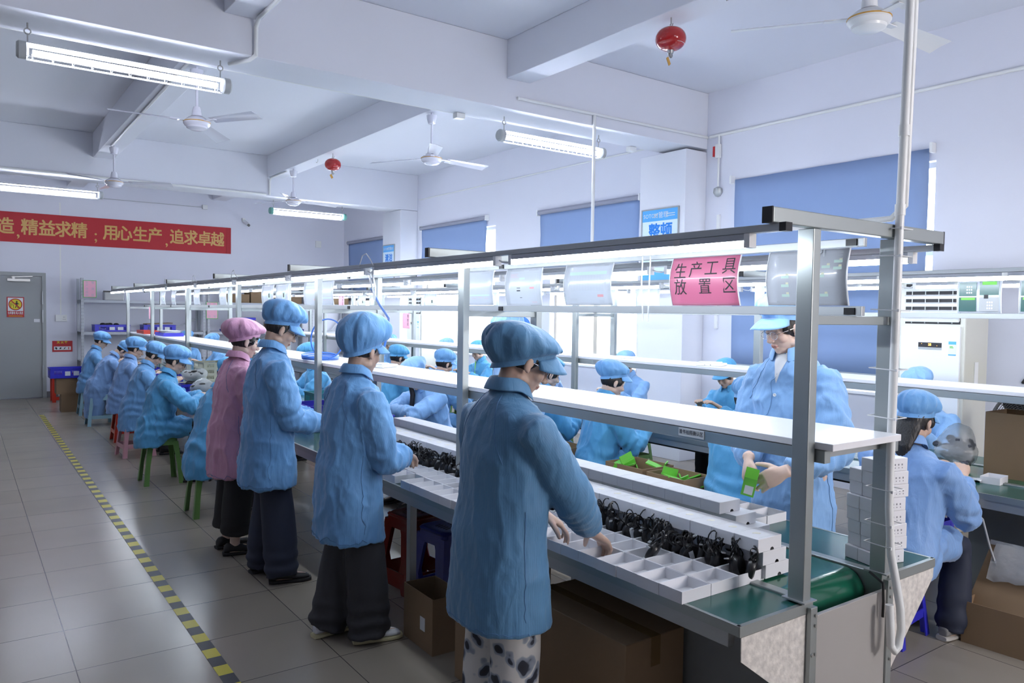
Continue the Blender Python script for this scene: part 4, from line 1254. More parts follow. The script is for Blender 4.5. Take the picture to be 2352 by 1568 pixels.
# plastic bags
def bag(x, y, z, s, label, inner=None, seed=0):
    t = thing('plastic_bag', label, 'bag', (x, y, z), 0, 'clear bags of parts')
    rn = Vector((seed * 3.1, seed, 0))
    mb = MB().ell((0, 0, s[2]), s, 28, 18)
    mb.v = [Vector((v.x, v.y, max(.0, v.z))) * (1 + .22 * noise.noise(Vector(v) * (2.2 / s[0] * .35) + rn) + .10 * noise.noise(Vector(v) * (6 / s[0] * .35) + rn)) for v in mb.v]
    mb.build('film', M_poly, t, True)
    if inner:
        mi = MB(); r = random.Random(seed)
        for k in range(44):
            mi.ell((r.uniform(-.68, .68) * s[0], r.uniform(-.68, .68) * s[1], s[2] * r.uniform(.22, 1.55)), (s[0] * .26, s[1] * .2, s[2] * .16), 8, 6)
        mi.build('contents', inner, t, True)['kind'] = 'stuff'
    return t
bag(4.75, 16.58, 1.325, (.22, .16, .09), 'clear bag of pale parts in shallow crate on the second rack', M_white, 3)
bag(2.15, 8.78, ZT + .001, (.14, .15, .10), 'clear bag of black parts on near table by the worker with glasses', M_dark, 2)
bag(2.22, 9.42, ZT + .105, (.14, .15, .09), 'smaller clear bag of dark parts beyond on the near table', M_dark, 6)
for k, (y, m, lab) in enumerate(((9.40, M_blue, 'blue parts bin on the near table carrying the second bag'), (7.02, M_blue, 'blue parts bin on near table behind the teal worker'))):
    crate(2.18, y, ZT + .001, 0, .13, .11, .10, m, lab, 'black', False)
# cream perforated baskets stacked on the table
for k in range(4):
    t = thing('basket', 'cream basket %s in the stack on the near table' % ('at the bottom', 'second from bottom', 'third from bottom', 'on top')[k], 'basket', (2.58, 10.1, ZT + .012 + .072 * k), .05, 'stacked cream baskets')
    crate_mb(.15, .2, .075).build('basket_shell', M_cream, t)
for k in range(2):
    t = thing('basket', ('lower', 'upper')[k] + ' cream basket of the far pair on the near table', 'basket', (2.17, 9.75 + k * 1.2, ZT + .001), .05, 'stacked cream baskets')
    crate_mb(.15, .18, .075).build('basket_shell', M_cream, t)
for k, y in enumerate((10.7, 11.9, 12.6)):
    crate(2.2, y, ZT + .001, 0, .14, .16, .11, M_blue, 'blue crate on the near table, %s of the far three' % ('nearest', 'middle', 'furthest')[k], 'black', False)
# blue baskets by the tall worker
for (x, y, z, lab) in ((2.60, 5.62, ZT + .01, 'blue slotted basket on belt between the tall and the third worker'), (2.55, 6.45, ZT + .01, 'blue slotted basket on belt behind the tall worker'), (3.05, 7.0, ZT + .001, 'blue basket on far side of near line under the watch wrist')):
    crate(x, y, z, .0, .16 if x < 3 else .14, .2, .15, M_blue, lab, None, True)
crate(3.05, 7.55, ZT + .001, 0, .14, .18, .13, mat('teal_plastic', (.03, .22, .26), rough=.4), 'teal slotted basket on far side of the near line', None, True)

# ------------------------------------------------------------------ stools
def stool(x, y, m, label, rz=0, h=.46, style=0):
    t = thing('plastic_stool', label, 'stool', (x, y, 0), rz, 'plastic stools at the lines')
    a, b = .135, .185   # half width at top and at floor
    mb = MB()
    n = 6
    def ring(w, z, r=.04, k=6):
        pts = []
        for (sx, sy, a0) in ((1, 1, 0), (-1, 1, PI / 2), (-1, -1, PI), (1, -1, 1.5 * PI)):
            for i in range(k + 1):
                q = a0 + PI / 2 * i / k
                pts.append(Vector((sx * (w - r) + r * math.cos(q), sy * (w - r) + r * math.sin(q), z)))
        return pts
    mb.loft([ring(a, h - .022), ring(a + .004, h - .012), ring(a - .004, h - .002), ring(a - .018, h), ring(a - .05, h - .004)])
    mb.build('seat', m, t, True)
    ap = MB()
    secs = [ring(a - .001, h - .02), ring(a + .008, h - .085)]
    ins = [ring(a - .006, h - .085), ring(a - .010, h - .022)]
    ap.loft(secs + ins, cap=False)
    ap.build('apron', m, t, True)
    for (sx, sy) in ((1, 1), (-1, 1), (-1, -1), (1, -1)):
        lg = MB(); wl = .030
        def L_(z, w):
            f = (h - z) / h
            e = a + (b - a) * f
            cx, cy = sx * (e - .002), sy * (e - .002)
            th = .007
            return [Vector((cx, cy, z)), Vector((cx - sx * w, cy, z)), Vector((cx - sx * w, cy - sy * th, z)), Vector((cx - sx * th, cy - sy * th, z)), Vector((cx - sx * th, cy - sy * w, z)), Vector((cx, cy - sy * w, z))]
        lg.loft([L_(h - .05, .060), L_(h - .12, .048), L_(h * .4, .040), L_(0.001, .046)] if style != 1 else [L_(h - .04, .11), L_(h - .11, .085), L_(h * .4, .075), L_(.12, .10), L_(0.001, .06)])
        lg.build('leg', m, t)
    st = MB(); zz = .13 if style == 0 else .08
    e = a + (b - a) * ((h - zz) / h) - .006
    if style < 2:
        for (c, ax) in (((0, e, zz), (1, 0)), ((0, -e, zz), (1, 0)), ((e, 0, zz), (0, 1)), ((-e, 0, zz), (0, 1))):
            d = Vector((ax[0], ax[1], 0)); q = Vector((ax[1], ax[0], 0))
            st.obox(c, d * (e - .04), q * .003, (0, 0, .024 if style == 0 else .05))
        st.build('stretcher', m, t)
    sl = MB()
    for s in (-1, 1):
        for k in range(5):
            sl.obox((s * .045, -.05 + .025 * k, h - .0028), (.024, .008, 0), (-.001, .004, 0), (0, 0, .0006))
    sl.build('seat_slots', M_dark, t)
    return t
stool(1.68, 12.80, M_lbp, 'pale blue plastic stool under the bent far worker', .0)
stool(1.78, 11.15, M_redp, 'bright red plastic stool under a seated worker', .0)
stool(1.68, 9.95, M_pinkp, 'pink plastic stool under a seated worker', .1)
stool(1.63, 8.30, M_greenp, 'green plastic stool under the worker with glasses', .0, .47, 2)
stool(1.74, 6.82, M_greenp, 'green plastic stool beside the pink worker', .0, .47, 2)
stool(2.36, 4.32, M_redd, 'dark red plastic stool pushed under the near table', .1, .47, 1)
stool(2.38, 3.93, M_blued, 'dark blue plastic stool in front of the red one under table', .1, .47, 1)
stool(4.17, 2.22, M_blue, 'blue plastic stool under the seated worker at right', .1, .45, 0)
# low red table and carton at the aisle end
t = thing('low_table', 'dark red low table behind the blue crate at line end', 'table', (1.60, 16.3, 0))
MB().box(-.25, .22, -.2, .2, .50, .53).build('table_top', M_redd, t)
for (sx, sy) in ((-.22, -.17), (.19, -.17), (-.22, .17), (.19, .17)):
    MB().box(sx - .03, sx + .03, sy - .02, sy + .02, 0, .499).build('leg', M_redp, t)
MB().box(-.19, .16, -.18, -.16, .04, .10).build('stretcher', M_redp, t)
MB().box(-.15, .02, -.205, -.201, .12, .44).build('paper_sheet', M_paper, t)
t = thing('cardboard_box', 'tall brown carton carrying the blue crate at line end', 'box', (1.47, 14.72, 0))
MB().box(-.12, .22, -.16, .16, 0, .30).box(-.19, .22, -.17, .17, .301, .56).build('carton', M_carton, t)
# cartons under the near table
def open_carton(x, y, z, w, d, h, rz, label, flaps=(1, 0, 0, 0), inner=None, stick=False, group='open brown cartons'):
    t = thing('cardboard_box', label, 'box', (x, y, z), rz, group)
    th = .005
    mb = MB().box(-w, w, -d, d, 0, th).box(-w, w, -d, -d + th, th, h).box(-w, w, d - th, d, th, h).box(-w, -w + th, -d + th, d - th, th, h).box(w - th, w, -d + th, d - th, th, h)
    mb.build('carton', M_carton, t)
    fl = [((0, -d, h), (w, 0, 0), (0, -.5, .86)), ((0, d, h), (w, 0, 0), (0, .5, .86)), ((-w, 0, h), (0, d, 0), (-.6, 0, .8)), ((w, 0, h), (0, d, 0), (.6, 0, .8))]
    for f, (c, a, b) in zip(flaps, fl):
        if f:
            b = Vector(b) * (f * .5)
            nrm = Vector(a).cross(b).normalized()
            MB().obox(Vector(c) + b, a, b, nrm * .0025).build('flap', M_carton2, t)
    if stick:
        MB().box(-w * .4, w * .1, -d - .0015, -d - .0005, h * .2, h * .45).build('shipping_label', M_paper, t)
    return t
open_carton(2.03, 3.50, 0, .095, .16, .29, -.02, 'small open brown carton on the floor before the blue stool', (0, 0, 0, 0), None, False)
MBo = MB().box(1.931, 1.9325, 3.42, 3.47, .10, .17).build('carton_label', M_paper); tag(MBo, 'white shipping label on small open carton before the blue stool', 'label')
cbox(2.056, 2.91, 0, .14, .19, .60, 'tall brown carton standing behind the front worker legs')
t = cbox(2.16, 2.36, 0, .16, .33, .52, 'big dark brown carton under the near table by the grey cabinet')
MB().box(-.1615, -.1605, .02, .10, .10, .17).build('shipping_label', M_paper, t)
# ================================================================== right side of the room
def green_box_mb(s=1.0):
    return MB().box(-.055 * s, .055 * s, -.04 * s, .04 * s, 0, .03 * s)
rn = random.Random(9)
def green_bits(par_loc, w, d, h, n, seed, where):
    r = random.Random(seed)
    for k in range(n):
        o = MB().obox((0, 0, 0), (.075, 0, 0), (0, .055, 0), (0, 0, .004)).obox((.06, 0, .028), (.004, 0, .0), (0, .055, 0), (.0, 0, .026)).build('green_carton_blank', M_greenbox)
        o.location = (par_loc[0] + r.uniform(-w, w) * .62, par_loc[1] + r.uniform(-d, d) * .62, h + .006 + .022 * k)
        o.rotation_euler = (r.uniform(-.5, .5), r.uniform(-.5, .5), r.uniform(0, 6))
        tag(o, '%s folded green carton %s' % (('lowest', 'second', 'third', 'fourth', 'fifth', 'sixth', 'topmost')[k], where), 'box', 'green cartons tossed in brown boxes')
for (x, y, w, d, h, lab, where, n) in ((4.06, 4.02, .16, .19, .66, 'brown carton of green boxes between the two lines, left one', 'in the left brown carton between the lines', 6), (4.02, 3.60, .14, .17, .66, 'brown carton of green boxes between the two lines, right one', 'in the right brown carton between the lines', 5), (4.05, 4.95, .16, .2, .66, 'brown carton with a green flap behind the front worker', 'in the brown carton behind the front worker', 4)):
    t = thing('cardboard_box', lab, 'box', (x, y, 0), 0, 'open brown cartons')
    th = .006
    MB().box(-w, w, -d, d, 0, h - .12).box(-w, w, -d, -d + th, h - .1199, h).box(-w, w, d - th, d, h - .1199, h).box(-w, -w + th, -d + th, d - th, h - .1199, h).box(w - th, w, -d + th, d - th, h - .1199, h).build('carton', M_carton, t)
    MB().box(-w - .001, w + .001, -d - .0015, -d - .0002, h * .55, h * .66).box(-w - .0015, -w - .0002, -d, d, h * .50, h * .60).build('tape', M_tapeb, t)
    green_bits((x, y), w, d, h - .11, n, int(y * 10), where)
# standing air conditioners
def ac(x, y, label, face=-1):
    """front faces -x"""
    t = thing('air_conditioner', label, 'air conditioner', (x, y, 0), 0, 'white floor-standing air conditioners')
    Hh, w = 2.15, .27
    o = MB().box(0, .42, -w, w, .0, Hh).build('cabinet', M_acgrey, t); bevel(o, .012)
    MB().box(-.025, -.001, -w + .03, w - .03, .06, 1.69).build('front_panel', M_ac, t)
    bevel(MB().box(-.02, -.001, -w, w, 2.105, Hh).build('top_trim', M_ac, t), .004)
    MB().box(-.002, .001, -w + .04, w - .05, 1.71, 2.10).build('air_outlet', M_ink, t)
    for k in range(6):
        z = 1.745 + .064 * k
        MB().obox((-.014, .0, z), (.012, 0, .006), (0, w - .045, 0), (-.005, 0, .012)).build('louver', M_ac, t)
    mb = MB()
    for k in range(4):
        mb.box(-.012, .0, -w + .10 + .11 * k, -w + .105 + .11 * k, 1.715, 2.095)
    mb.build('vertical_vane', M_alu_d, t)
    MB().box(-.0275, -.0251, -.10, .09, 1.515, 1.555).build('display_panel', M_ink, t)
    MB().box(-.0275, -.0251, -.10, .09, 1.495, 1.514).build('display_trim', M_alu_d, t)
    mb = MB(); text(mb, '25', .026, (-.0282, -.005, 1.537), (0, -1, 0), (0, 0, 1), .0008); mb.box(-.0284, -.0278, .06, .064, 1.542, 1.546).box(-.0284, -.0278, -.065, -.061, 1.528, 1.532)
    mb.build('display_digits', mat('amber_glow', (1, .35, .06), emit=2.0), t)
    MB().box(-.0275, -.0251, -.215, -.155, 1.455, 1.57).build('energy_label', M_paper, t)
    MB().box(-.0282, -.0276, -.215, -.155, 1.545, 1.57).box(-.0282, -.0276, -.215, -.155, 1.455, 1.465).build('energy_label_band', M_bluepost, t)
    mb = MB()
    mb.box(-.0282, -.0276, -.19, -.165, 1.525, 1.531).box(-.0282, -.0276, -.195, -.165, 1.516, 1.522); mb.build('energy_label_bars', M_greenbox, t)
    return t
ac(6.62, 3.19, 'white floor-standing air conditioner by the wall at right, amber display lit')
ac(6.80, 12.55, 'white floor-standing air conditioner far off by the window')
# handle plate on the side of the near unit
o = MB().box(6.80, 6.86, 2.914, 2.918, 1.12, 1.40).build('handle_plate', M_white); tag(o, 'pale recessed handle plate on the side of near air conditioner', 'handle')
# pedestal fan behind the carton, right edge
t = thing('floor_fan', 'black wire-cage floor fan behind the carton at right edge', 'fan', (6.35, 2.36, 0))
mb = MB()
for k in range(14):
    mb.torus((0, 0, .98), .05 + .015 * k, .0022, (.8, -.6, 0), (0, 0, 1), 36, 5)
for k in range(36):
    a = 2 * PI * k / 36
    d = Vector((.8, -.6, 0)) * math.cos(a) + Vector((0, 0, 1)) * math.sin(a)
    mb.tube([Vector((0, 0, .98)) + d * .05 + Vector((-.03, -.04, 0)), Vector((0, 0, .98)) + d * .25], [.0022] * 2, 5)
mb.torus((0, 0, .98), .255, .012, (.8, -.6, 0), (0, 0, 1), 40, 8)
mb.build('wire_guard', M_dark, t, True)
MB().tube([(0, 0, .0), (0, 0, .72)], [.02, .02], 12).lathe([(.005, 0), (.2, 0), (.19, .03), (.03, .05), (.005, .05)], n=28).build('stand', M_dark, t, True)
mb = MB()
for k in range(4):
    a = PI / 2 * k + .4
    d = Vector((.8, -.6, 0)) * math.cos(a) + Vector((0, 0, 1)) * math.sin(a); e = Vector((.8, -.6, 0)) * -math.sin(a) + Vector((0, 0, 1)) * math.cos(a)
    mb.obox(Vector((.03, .04, .98)) + d * .12, d * .10, e * .055 + Vector((.02, .026, 0)), Vector((.002, .002, 0)))
mb.build('fan_blade', M_black, t)
MB().tube([(.02, .03, .98), (.1, .13, .98)], [.07, .05], 16).build('motor', M_dark, t, True)
# warning sign on the wall
t = thing('warning_sign', 'yellow triangular warning sign low on window wall at right edge', 'sign', (XW - .004, 2.60, 1.22))
tri = [Vector((0, .17, 0)), Vector((0, -.17, 0)), Vector((0, 0, .29))]
MB().prism(tri, (-.003, 0, 0)).build('sign_plate', M_yelsign, t)
mb = MB()
for i in range(3):
    a, b = tri[i], tri[(i + 1) % 3]
    mb.tube([a + Vector((-.004, 0, 0)), b + Vector((-.004, 0, 0))], [.008, .008], 6)
mb.box(-.005, -.0035, -.012, .012, .09, .19).box(-.005, -.0035, -.012, .012, .05, .07)
mb.build('sign_border', M_ink, t)
# things on the second line's table
open_carton(5.38, 1.96, ZT + .0012, .15, .21, .40, .0, 'brown carton standing on the second table at right edge', (0, 0, 0, 0))
bag(5.28, 2.36, ZT + .0012, (.13, .13, .13), 'clear bag of dark parts beside the carton on the second table', mat('bag_dark_parts', (.09, .10, .13), rough=.3), 8)
put_tray(4.97, 1.97, ZT + .0006, 'single open white tray on the second table before the brown carton', 'loose white trays', .1)
t = thing('paper_scrap', 'torn white paper liner lying on the second table edge', 'paper', (4.96, 2.18, ZT + .003), .3)
o = MB().grid([[Vector((.11 * i / 5 - .055, .22 * j / 9 - .11, .008 * math.sin(i * 1.9 + j * 1.2) + .008)) for i in range(6)] for j in range(10)]).build('sheet', M_paper, t, True)
o.modifiers.new('s', 'SOLIDIFY').thickness = .002
t = thing('power_strip', 'grey power strip fixed under the second table edge', 'socket', (4.62, 2.15, .70))
bevel(MB().box(-.02, .02, -.18, .18, -.03, .035).build('strip_body', M_pvc, t), .008)
mb = MB()
for k in range(4): mb.box(-.0215, -.019, -.13 + .07 * k, -.12 + .07 * k, .0, .012).box(-.0215, -.019, -.11 + .07 * k, -.10 + .07 * k, .0, .012)
mb.build('socket_hole', M_ink, t)
MB().tube([(0, -.18, -.01), (.0, -.24, -.06), (.02, -.27, -.2), (.06, -.3, -.34), (.2, -.35, -.42)], [.006] * 5, 8).build('power_lead', M_inkg, t, True)
# big carton on the floor
t = open_carton(4.74, 1.66, 0, .31, .27, .225, .05, 'large shallow brown carton on the floor at lower right', (0, 0, 0, 0))
t = thing('cardboard_sheet', 'big flattened brown carton leaning in the floor carton at lower right', 'box', (4.63, 1.68, .30))
o = MB().obox((0, 0, 0), (.0, .25, .0), (.115, -.02, .185), (.0045, 0, -.003)).build('panel', M_carton, t)
MB().obox((.118, -.02, .19), (.0, .255, .0), (.006, 0, .012), (.012, 0, -.006)).build('film_edge', M_poly, t)
t = thing('plastic_film', 'grey crumpled plastic film draped over the floor carton', 'film', (4.745, 1.66, .492), R(90))
o = MB().grid([[Vector((.44 * i / 12 - .22, .26 * j / 9 - .13, .022 * noise.noise(Vector((i * .5, j * .5, 1))) - 1.1 * abs(j / 9 - .5) ** 1.3 * .26 * 1.6 + .02)) for i in range(13)] for j in range(10)]).build('film_sheet', M_poly, t, True)
o.modifiers.new('s', 'SOLIDIFY').thickness = .002
# pipe column at the far right wall
# ================================================================== people
def remeshed(mb, voxel, smooth=4, factor=.5):
    """one continuous surface grown over overlapping forms"""
    me = mb.mesh('tmp')
    o = bpy.data.objects.new('tmp', me); COL.objects.link(o)
    r = o.modifiers.new('r', 'REMESH'); r.mode = 'VOXEL'; r.voxel_size = voxel; r.adaptivity = 0
    if smooth:
        s = o.modifiers.new('s', 'SMOOTH'); s.factor = factor; s.iterations = smooth
    dg = bpy.context.evaluated_depsgraph_get()
    out = bpy.data.meshes.new_from_object(o.evaluated_get(dg))
    bpy.data.objects.remove(o); bpy.data.meshes.remove(me)
    out.polygons.foreach_set('use_smooth', [True] * len(out.polygons))
    return out

def ring(c, ax, ay, n=24, p=1.0):
    out = []
    for k in range(n):
        a = 2 * PI * k / n
        ca, sa = math.cos(a), math.sin(a)
        if p != 1.0:
            ca = math.copysign(abs(ca) ** p, ca); sa = math.copysign(abs(sa) ** p, sa)
        out.append(Vector(c) + ax * ca + ay * sa)
    return out

def ik(S, Wr, l1, l2, pole):
    S = Vector(S); Wr = Vector(Wr); d = Wr - S
    L = min(d.length, (l1 + l2) * .999)
    dn = d.normalized(); Wr = S + dn * L
    a = (l1 * l1 - l2 * l2 + L * L) / (2 * L)
    h = math.sqrt(max(0, l1 * l1 - a * a))
    p = Vector(pole); p = (p - dn * p.dot(dn)).normalized()
    return S + dn * a + p * h, Wr

def hand(mb, W_, fwd, back, thumb, s=1.0, curl=.5, spread=1.0, tcurl=.3):
    """palm, four unequal bent fingers and an opposed thumb; back = direction of the back of the hand, thumb = side of the thumb"""
    fwd = Vector(fwd).normalized(); back = Vector(back); back = (back - fwd * back.dot(fwd)).normalized()
    th = Vector(thumb); th = (th - fwd * th.dot(fwd) - back * th.dot(back)).normalized()
    W_ = Vector(W_)
    secs = []
    for q, w, t in ((-.02, .026, .020), (.005, .028, .018), (.035, .038, .016), (.065, .041, .0145), (.086, .038, .012)):
        secs.append(ring(W_ + fwd * (q * s) + th * (.003 * s), th * (w * s), back * (t * s), 14, .8))
    mb.loft(secs)
    def digit(base, d, bend, lens, rads, axis_sign=1):
        pts = [base]; dd = d.copy(); k = 0
        for L, b in zip(lens, bend):
            dd = (dd * math.cos(b) - back * math.sin(b)).normalized() if axis_sign else dd
            # keep bending in the plane of dd and -back
            pts.append(pts[-1] + dd * (L * s))
        mb.tube(pts, [r * s for r in rads], 10)
        mb.ell(pts[-1], (rads[-1] * s * .98,) * 3, 10, 6)
    for i, (off, L) in enumerate(((.030, .074), (.0105, .083), (-.009, .077), (-.027, .060))):
        b0 = W_ + fwd * (.080 * s) + th * (off * s) - back * (.001 * s)
        d = (fwd + th * ((.12 - .075 * i) * spread)).normalized()
        c = curl * (1 + .08 * i)
        pts = [b0 - fwd * .012 * s]; ang = 0; cur = b0
        pts.append(b0)
        for L2, bb in ((L * .46, c * .75), (L * .30, c * 1.0), (L * .24, c * .7)):
            ang += bb
            cur = cur + (d * math.cos(ang) - back * math.sin(ang)) * (L2 * s)
            pts.append(cur)
        mb.tube(pts, [.0095 * s, .0092 * s, .0088 * s, .0080 * s, .0068 * s], 10)
        mb.ell(pts[-1], (.0067 * s,) * 3, 10, 6)
    b0 = W_ + fwd * (.022 * s) + th * (.024 * s) - back * (.004 * s)
    d = (fwd * .62 + th * .78 - back * .25).normalized()
    pts = [b0, b0 + d * (.040 * s)]
    d2 = (d + fwd * .45 - back * tcurl).normalized(); pts.append(pts[-1] + d2 * (.032 * s))
    d3 = (d2 + fwd * .2 - back * tcurl).normalized(); pts.append(pts[-1] + d3 * (.025 * s))
    mb.tube(pts, [.0145 * s, .0118 * s, .0105 * s, .0082 * s], 10)
    mb.ell(pts[-1], (.0081 * s,) * 3, 10, 6)

NP = [0]
def person(label, x, y, face, H=1.62, sit=None, lean=8, neck=0, pitch=20, yawh=0, tilt=0, coat=None, skin=None, arms=None, cap=True, capm=None, capo=None, hair='short',
           glasses=None, trousers=None, shoes=None, voxel=.007, cvox=.014, hem=.34, fem=True, detail=False, wid=1.0, seed=None, extra=None, legs=None, collar=True, hands=True, dark_hair=None, button=False, wrk=1.0, hip_back=0.0):
    """face: heading in degrees, 0 = toward +x (the window wall), 180 = toward the aisle"""
    NP[0] += 1
    sd = seed if seed is not None else NP[0] * 13
    rn = random.Random(sd)
    k = H / 1.65
    root = thing('person', label, 'person', (x, y, 0), R(face - 90), 'workers in smocks and caps')
    # ---- skeleton
    pz = (sit + .095) if sit else .525 * H
    hipx = .088 * k
    P0 = Vector((0, -hip_back, pz))
    def spine(a, L, p): return p + Vector((0, math.sin(R(a)), math.cos(R(a)))) * L
    P1 = spine(lean * .75, .155 * H, P0)
    P2 = spine(lean * 1.25, .155 * H, P1)         # base of neck
    nd = lean * 1.1 + neck + 12
    P3 = spine(nd, .052 * H, P2)                   # skull base
    HM = Matrix.Translation(P3) @ Matrix.Rotation(R(yawh), 4, 'Z') @ Matrix.Rotation(R(tilt), 4, 'Y') @ Matrix.Rotation(-R(pitch), 4, 'X') @ Matrix.Translation((0, .012, .045)) @ Matrix.Scale(k ** .5, 4)
    def frame(a): return Vector((1, 0, 0)), Vector((0, math.cos(R(a)), -math.sin(R(a)))), Vector((0, math.sin(R(a)), math.cos(R(a))))
    fx, fy, fz = frame(lean * 1.25)
    shw = .124 * H * wid
    A = {}
    l1, l2 = .182 * H, .152 * H
    arms = arms or {}
    for s in (-1, 1):
        S = P2 + fx * (s * shw) - fz * (.068 * H) + fy * (-.005)
        spec = arms.get(s) or arms.get('both')
        if spec is None:
            tz = (sit + .33) if sit else .98 * k
            spec = ((.10, .34, tz), (.5, -.3, -.8))
        tgt, pole = spec[0], spec[1]
        wt = Vector((tgt[0] * (s if 'both' in arms or arms.get(s) is None else 1), tgt[1], tgt[2]))
        pl = Vector((pole[0] * s, pole[1], pole[2]))
        E, Wr = ik(S, wt, l1, l2, pl)
        A[s] = (S, E, Wr, (spec[2] if len(spec) > 2 else {}))
    # ---- body: head, neck, trunk, arms, hands, legs in one surface
    mb = MB()
    hb = MB()
    f = .94 if fem else 1.0
    hb.ell((0, -.012, .030), (.0735, .093, .082), 28, 18)
    hb.ell((0, .026, -.030), (.059 * f, .056, .074), 24, 16)
    hb.ell((0, .040, -.078), (.036 * f, .036, .030), 18, 12)
    hb.ell((0, .056, -.092), (.019, .020, .016), 14, 10)
    for s in (-1, 1):
        hb.ell((s * .035, .050, -.026), (.026, .028, .028), 16, 10)
        hb.ell((s * .030, .066, .003), (.017, .0145, .013), 14, 10)
        M3 = Matrix.Rotation(R(18 * s), 3, 'Z') @ Matrix.Rotation(R(-10), 3, 'X')
        hb.ell((s * .0755, -.006, -.004), (.010, .018, .031), 14, 10, M3)
        hb.ell((s * .0735, .0, -.028), (.008, .010, .012), 10, 8)
        hb.ell((s * .044, -.005, -.062), (.020, .036, .022), 12, 8)
    hb.ell((0, .066, .024), (.048, .017, .010), 18, 10)
    hb.tube([(0, .076, .012), (0, .090, -.012), (0, .101, -.030), (0, .090, -.040)], [(.008, .007), (.0095, .009), (.0135, .012), (.010, .007)], 12)
    for s in (-1, 1): hb.ell((s * .011, .090, -.034), (.008, .010, .007), 10, 8)
    hb.ell((0, .0795, -.0585), (.021, .0095, .0055), 14, 8); hb.ell((0, .078, -.0685), (.018, .0095, .006), 14, 8)
    mb.add([HM @ v for v in hb.v], hb.f)
    skull = HM @ Vector((0, -.022, -.045))
    mb.tube([P2 - fz * .03, P2 + (skull - P2) * .5, skull, HM @ Vector((0, -.012, .0))], [(.062 * k, .056 * k), (.053 * k, .053 * k), (.054 * k, .056 * k), (.05, .05)], 18)
    mb.loft([ring(P2 + fz * .0, fx * .05, fy * .045), ring(P2 - fz * .075, fx * (shw * .78), fy * .055), ring(P1, fx * (.135 * k), fy * (.095 * k)), ring(P0 + Vector((0, 0, .1 * k)), fx * (.125 * k), fy * (.09 * k)), ring(P0, fx * (.150 * k), fy * (.105 * k)), ring(P0 - Vector((0, 0, .07)), fx * .11, fy * .08)])
    for s in (-1, 1):
        S, E, Wr, hs = A[s]
        mb.tube([P2 - fz * .085 + fx * (s * .05), S - fz * .012, S + (E - S) * .5, E, E + (Wr - E) * .35, Wr], [.038 * k, .044 * k, .042 * k, .036 * k, .038 * k, .026 * k], 14)
        if hands:
            fd = (Wr - E).normalized()
            fwd = Vector(hs.get('fwd', fd + Vector((0, .0, -.25))))
            back = Vector(hs.get('back', (0, .25, 1)))
            th = Vector(hs.get('thumb', (-s, .2, 0)))
            hand(mb, Wr + fd * .012, fwd, back, th, hs.get('size', 1.0) * k, hs.get('curl', .45), hs.get('spread', 1.0), hs.get('tcurl', .3))
    # legs
    LG = {}
    for s in (-1, 1):
        hip = P0 + Vector((s * hipx, 0, -.02))
        if legs and s in legs:
            kn, an, ft = [Vector(q) for q in legs[s]]
        elif sit:
            kn = Vector((s * .12, .36 * k - hip_back, sit + .055)); an = Vector((s * .13, .30 * k, .085)); ft = Vector((s * .05, 1, 0))
        else:
            kn = Vector((s * .095, .012, .29 * H)); an = Vector((s * .10, -.02, .085)); ft = Vector((s * .15, 1, 0))
        LG[s] = (hip, kn, an, ft.normalized())
        mb.tube([hip, hip + (kn - hip) * .5, kn, kn + (an - kn) * .35, an, an + Vector((0, 0, -.045))], [.082 * k, .070 * k, .052 * k, .051 * k, .034 * k, .036], 14)
        mb.tube([an + Vector((0, 0, -.045)) - ft.normalized() * .04, an + Vector((0, 0, -.05)) + ft.normalized() * .06, an + Vector((0, 0, -.060)) + ft.normalized() * .15], [.030, .034, .022], 12)
    me = remeshed(mb, voxel, 2 if voxel < .006 else 1)
    sk = skin or M_skin
    ca = me.color_attributes.new('tone', 'FLOAT_COLOR', 'POINT')
    HI = HM.inverted()
    cols = []
    hairc = (.05, .045, .045)
    for v in me.vertices:
        q = HI @ v.co
        c = (1, 1, 1)
        if q.length < .16:
            ax = abs(q.x)
            if q.y > .068 and ax < .0215 - abs(q.z + .064) * 1.0 and -.0745 < q.z < -.054:
                c = (.80, .55, .55) if abs(q.z + .0632) > .0013 else (.35, .2, .2)
            elif q.y > .055 and .012 < ax < .052 and .0205 + .10 * (ax - .012) * (1 if ax < .034 else .2) < q.z < .0275 + .12 * (ax - .012) * (1 if ax < .034 else -.05):
                c = (.22, .18, .16)
            elif q.y > .058 and .018 < ax < .045 and abs(q.z + .001 + .0015 * math.cos((ax - .0315) * 120)) < .0026:
                c = (.10, .08, .07)
            elif q.z > -.02 and q.y > .04: c = (1, .98, .97)
            elif q.y > .03 and .02 < ax < .055 and -.05 < q.z < -.012: c = (1.0, .93, .92)
        cols.extend((*c, 1))
    ca.data.foreach_set('color', cols)
    body = link('body', me, sk, root)
    # ---- smock
    cb = MB()
    n = 30
    w = wid
    secs = []
    def S_(c, a, b, ang=None, p=.86):
        X, Y, Z = frame(lean if ang is None else ang)
        secs.append(ring(c, X * a, Y * b, n, p))
    a12 = lean * 1.25
    S_(P2 + fz * .018 + fy * .004, .058 * k, .056 * k, a12, 1)
    S_(P2 - fz * .004 * H, .080 * k, .070 * k, a12, 1)
    S_(P2 - fz * .022 * H, .136 * k * w, .084 * k, a12)
    S_(P2 - fz * .045 * H, .190 * k * w, .100 * k, a12)
    S_(P2 - fz * .085 * H, .212 * k * w, .118 * k, a12)
    S_(P2 + (P1 - P2) * .85, .206 * k * w, .134 * k, lean)
    S_(P1 + (P0 - P1) * .5, .204 * k * w, .138 * k, lean * .8)
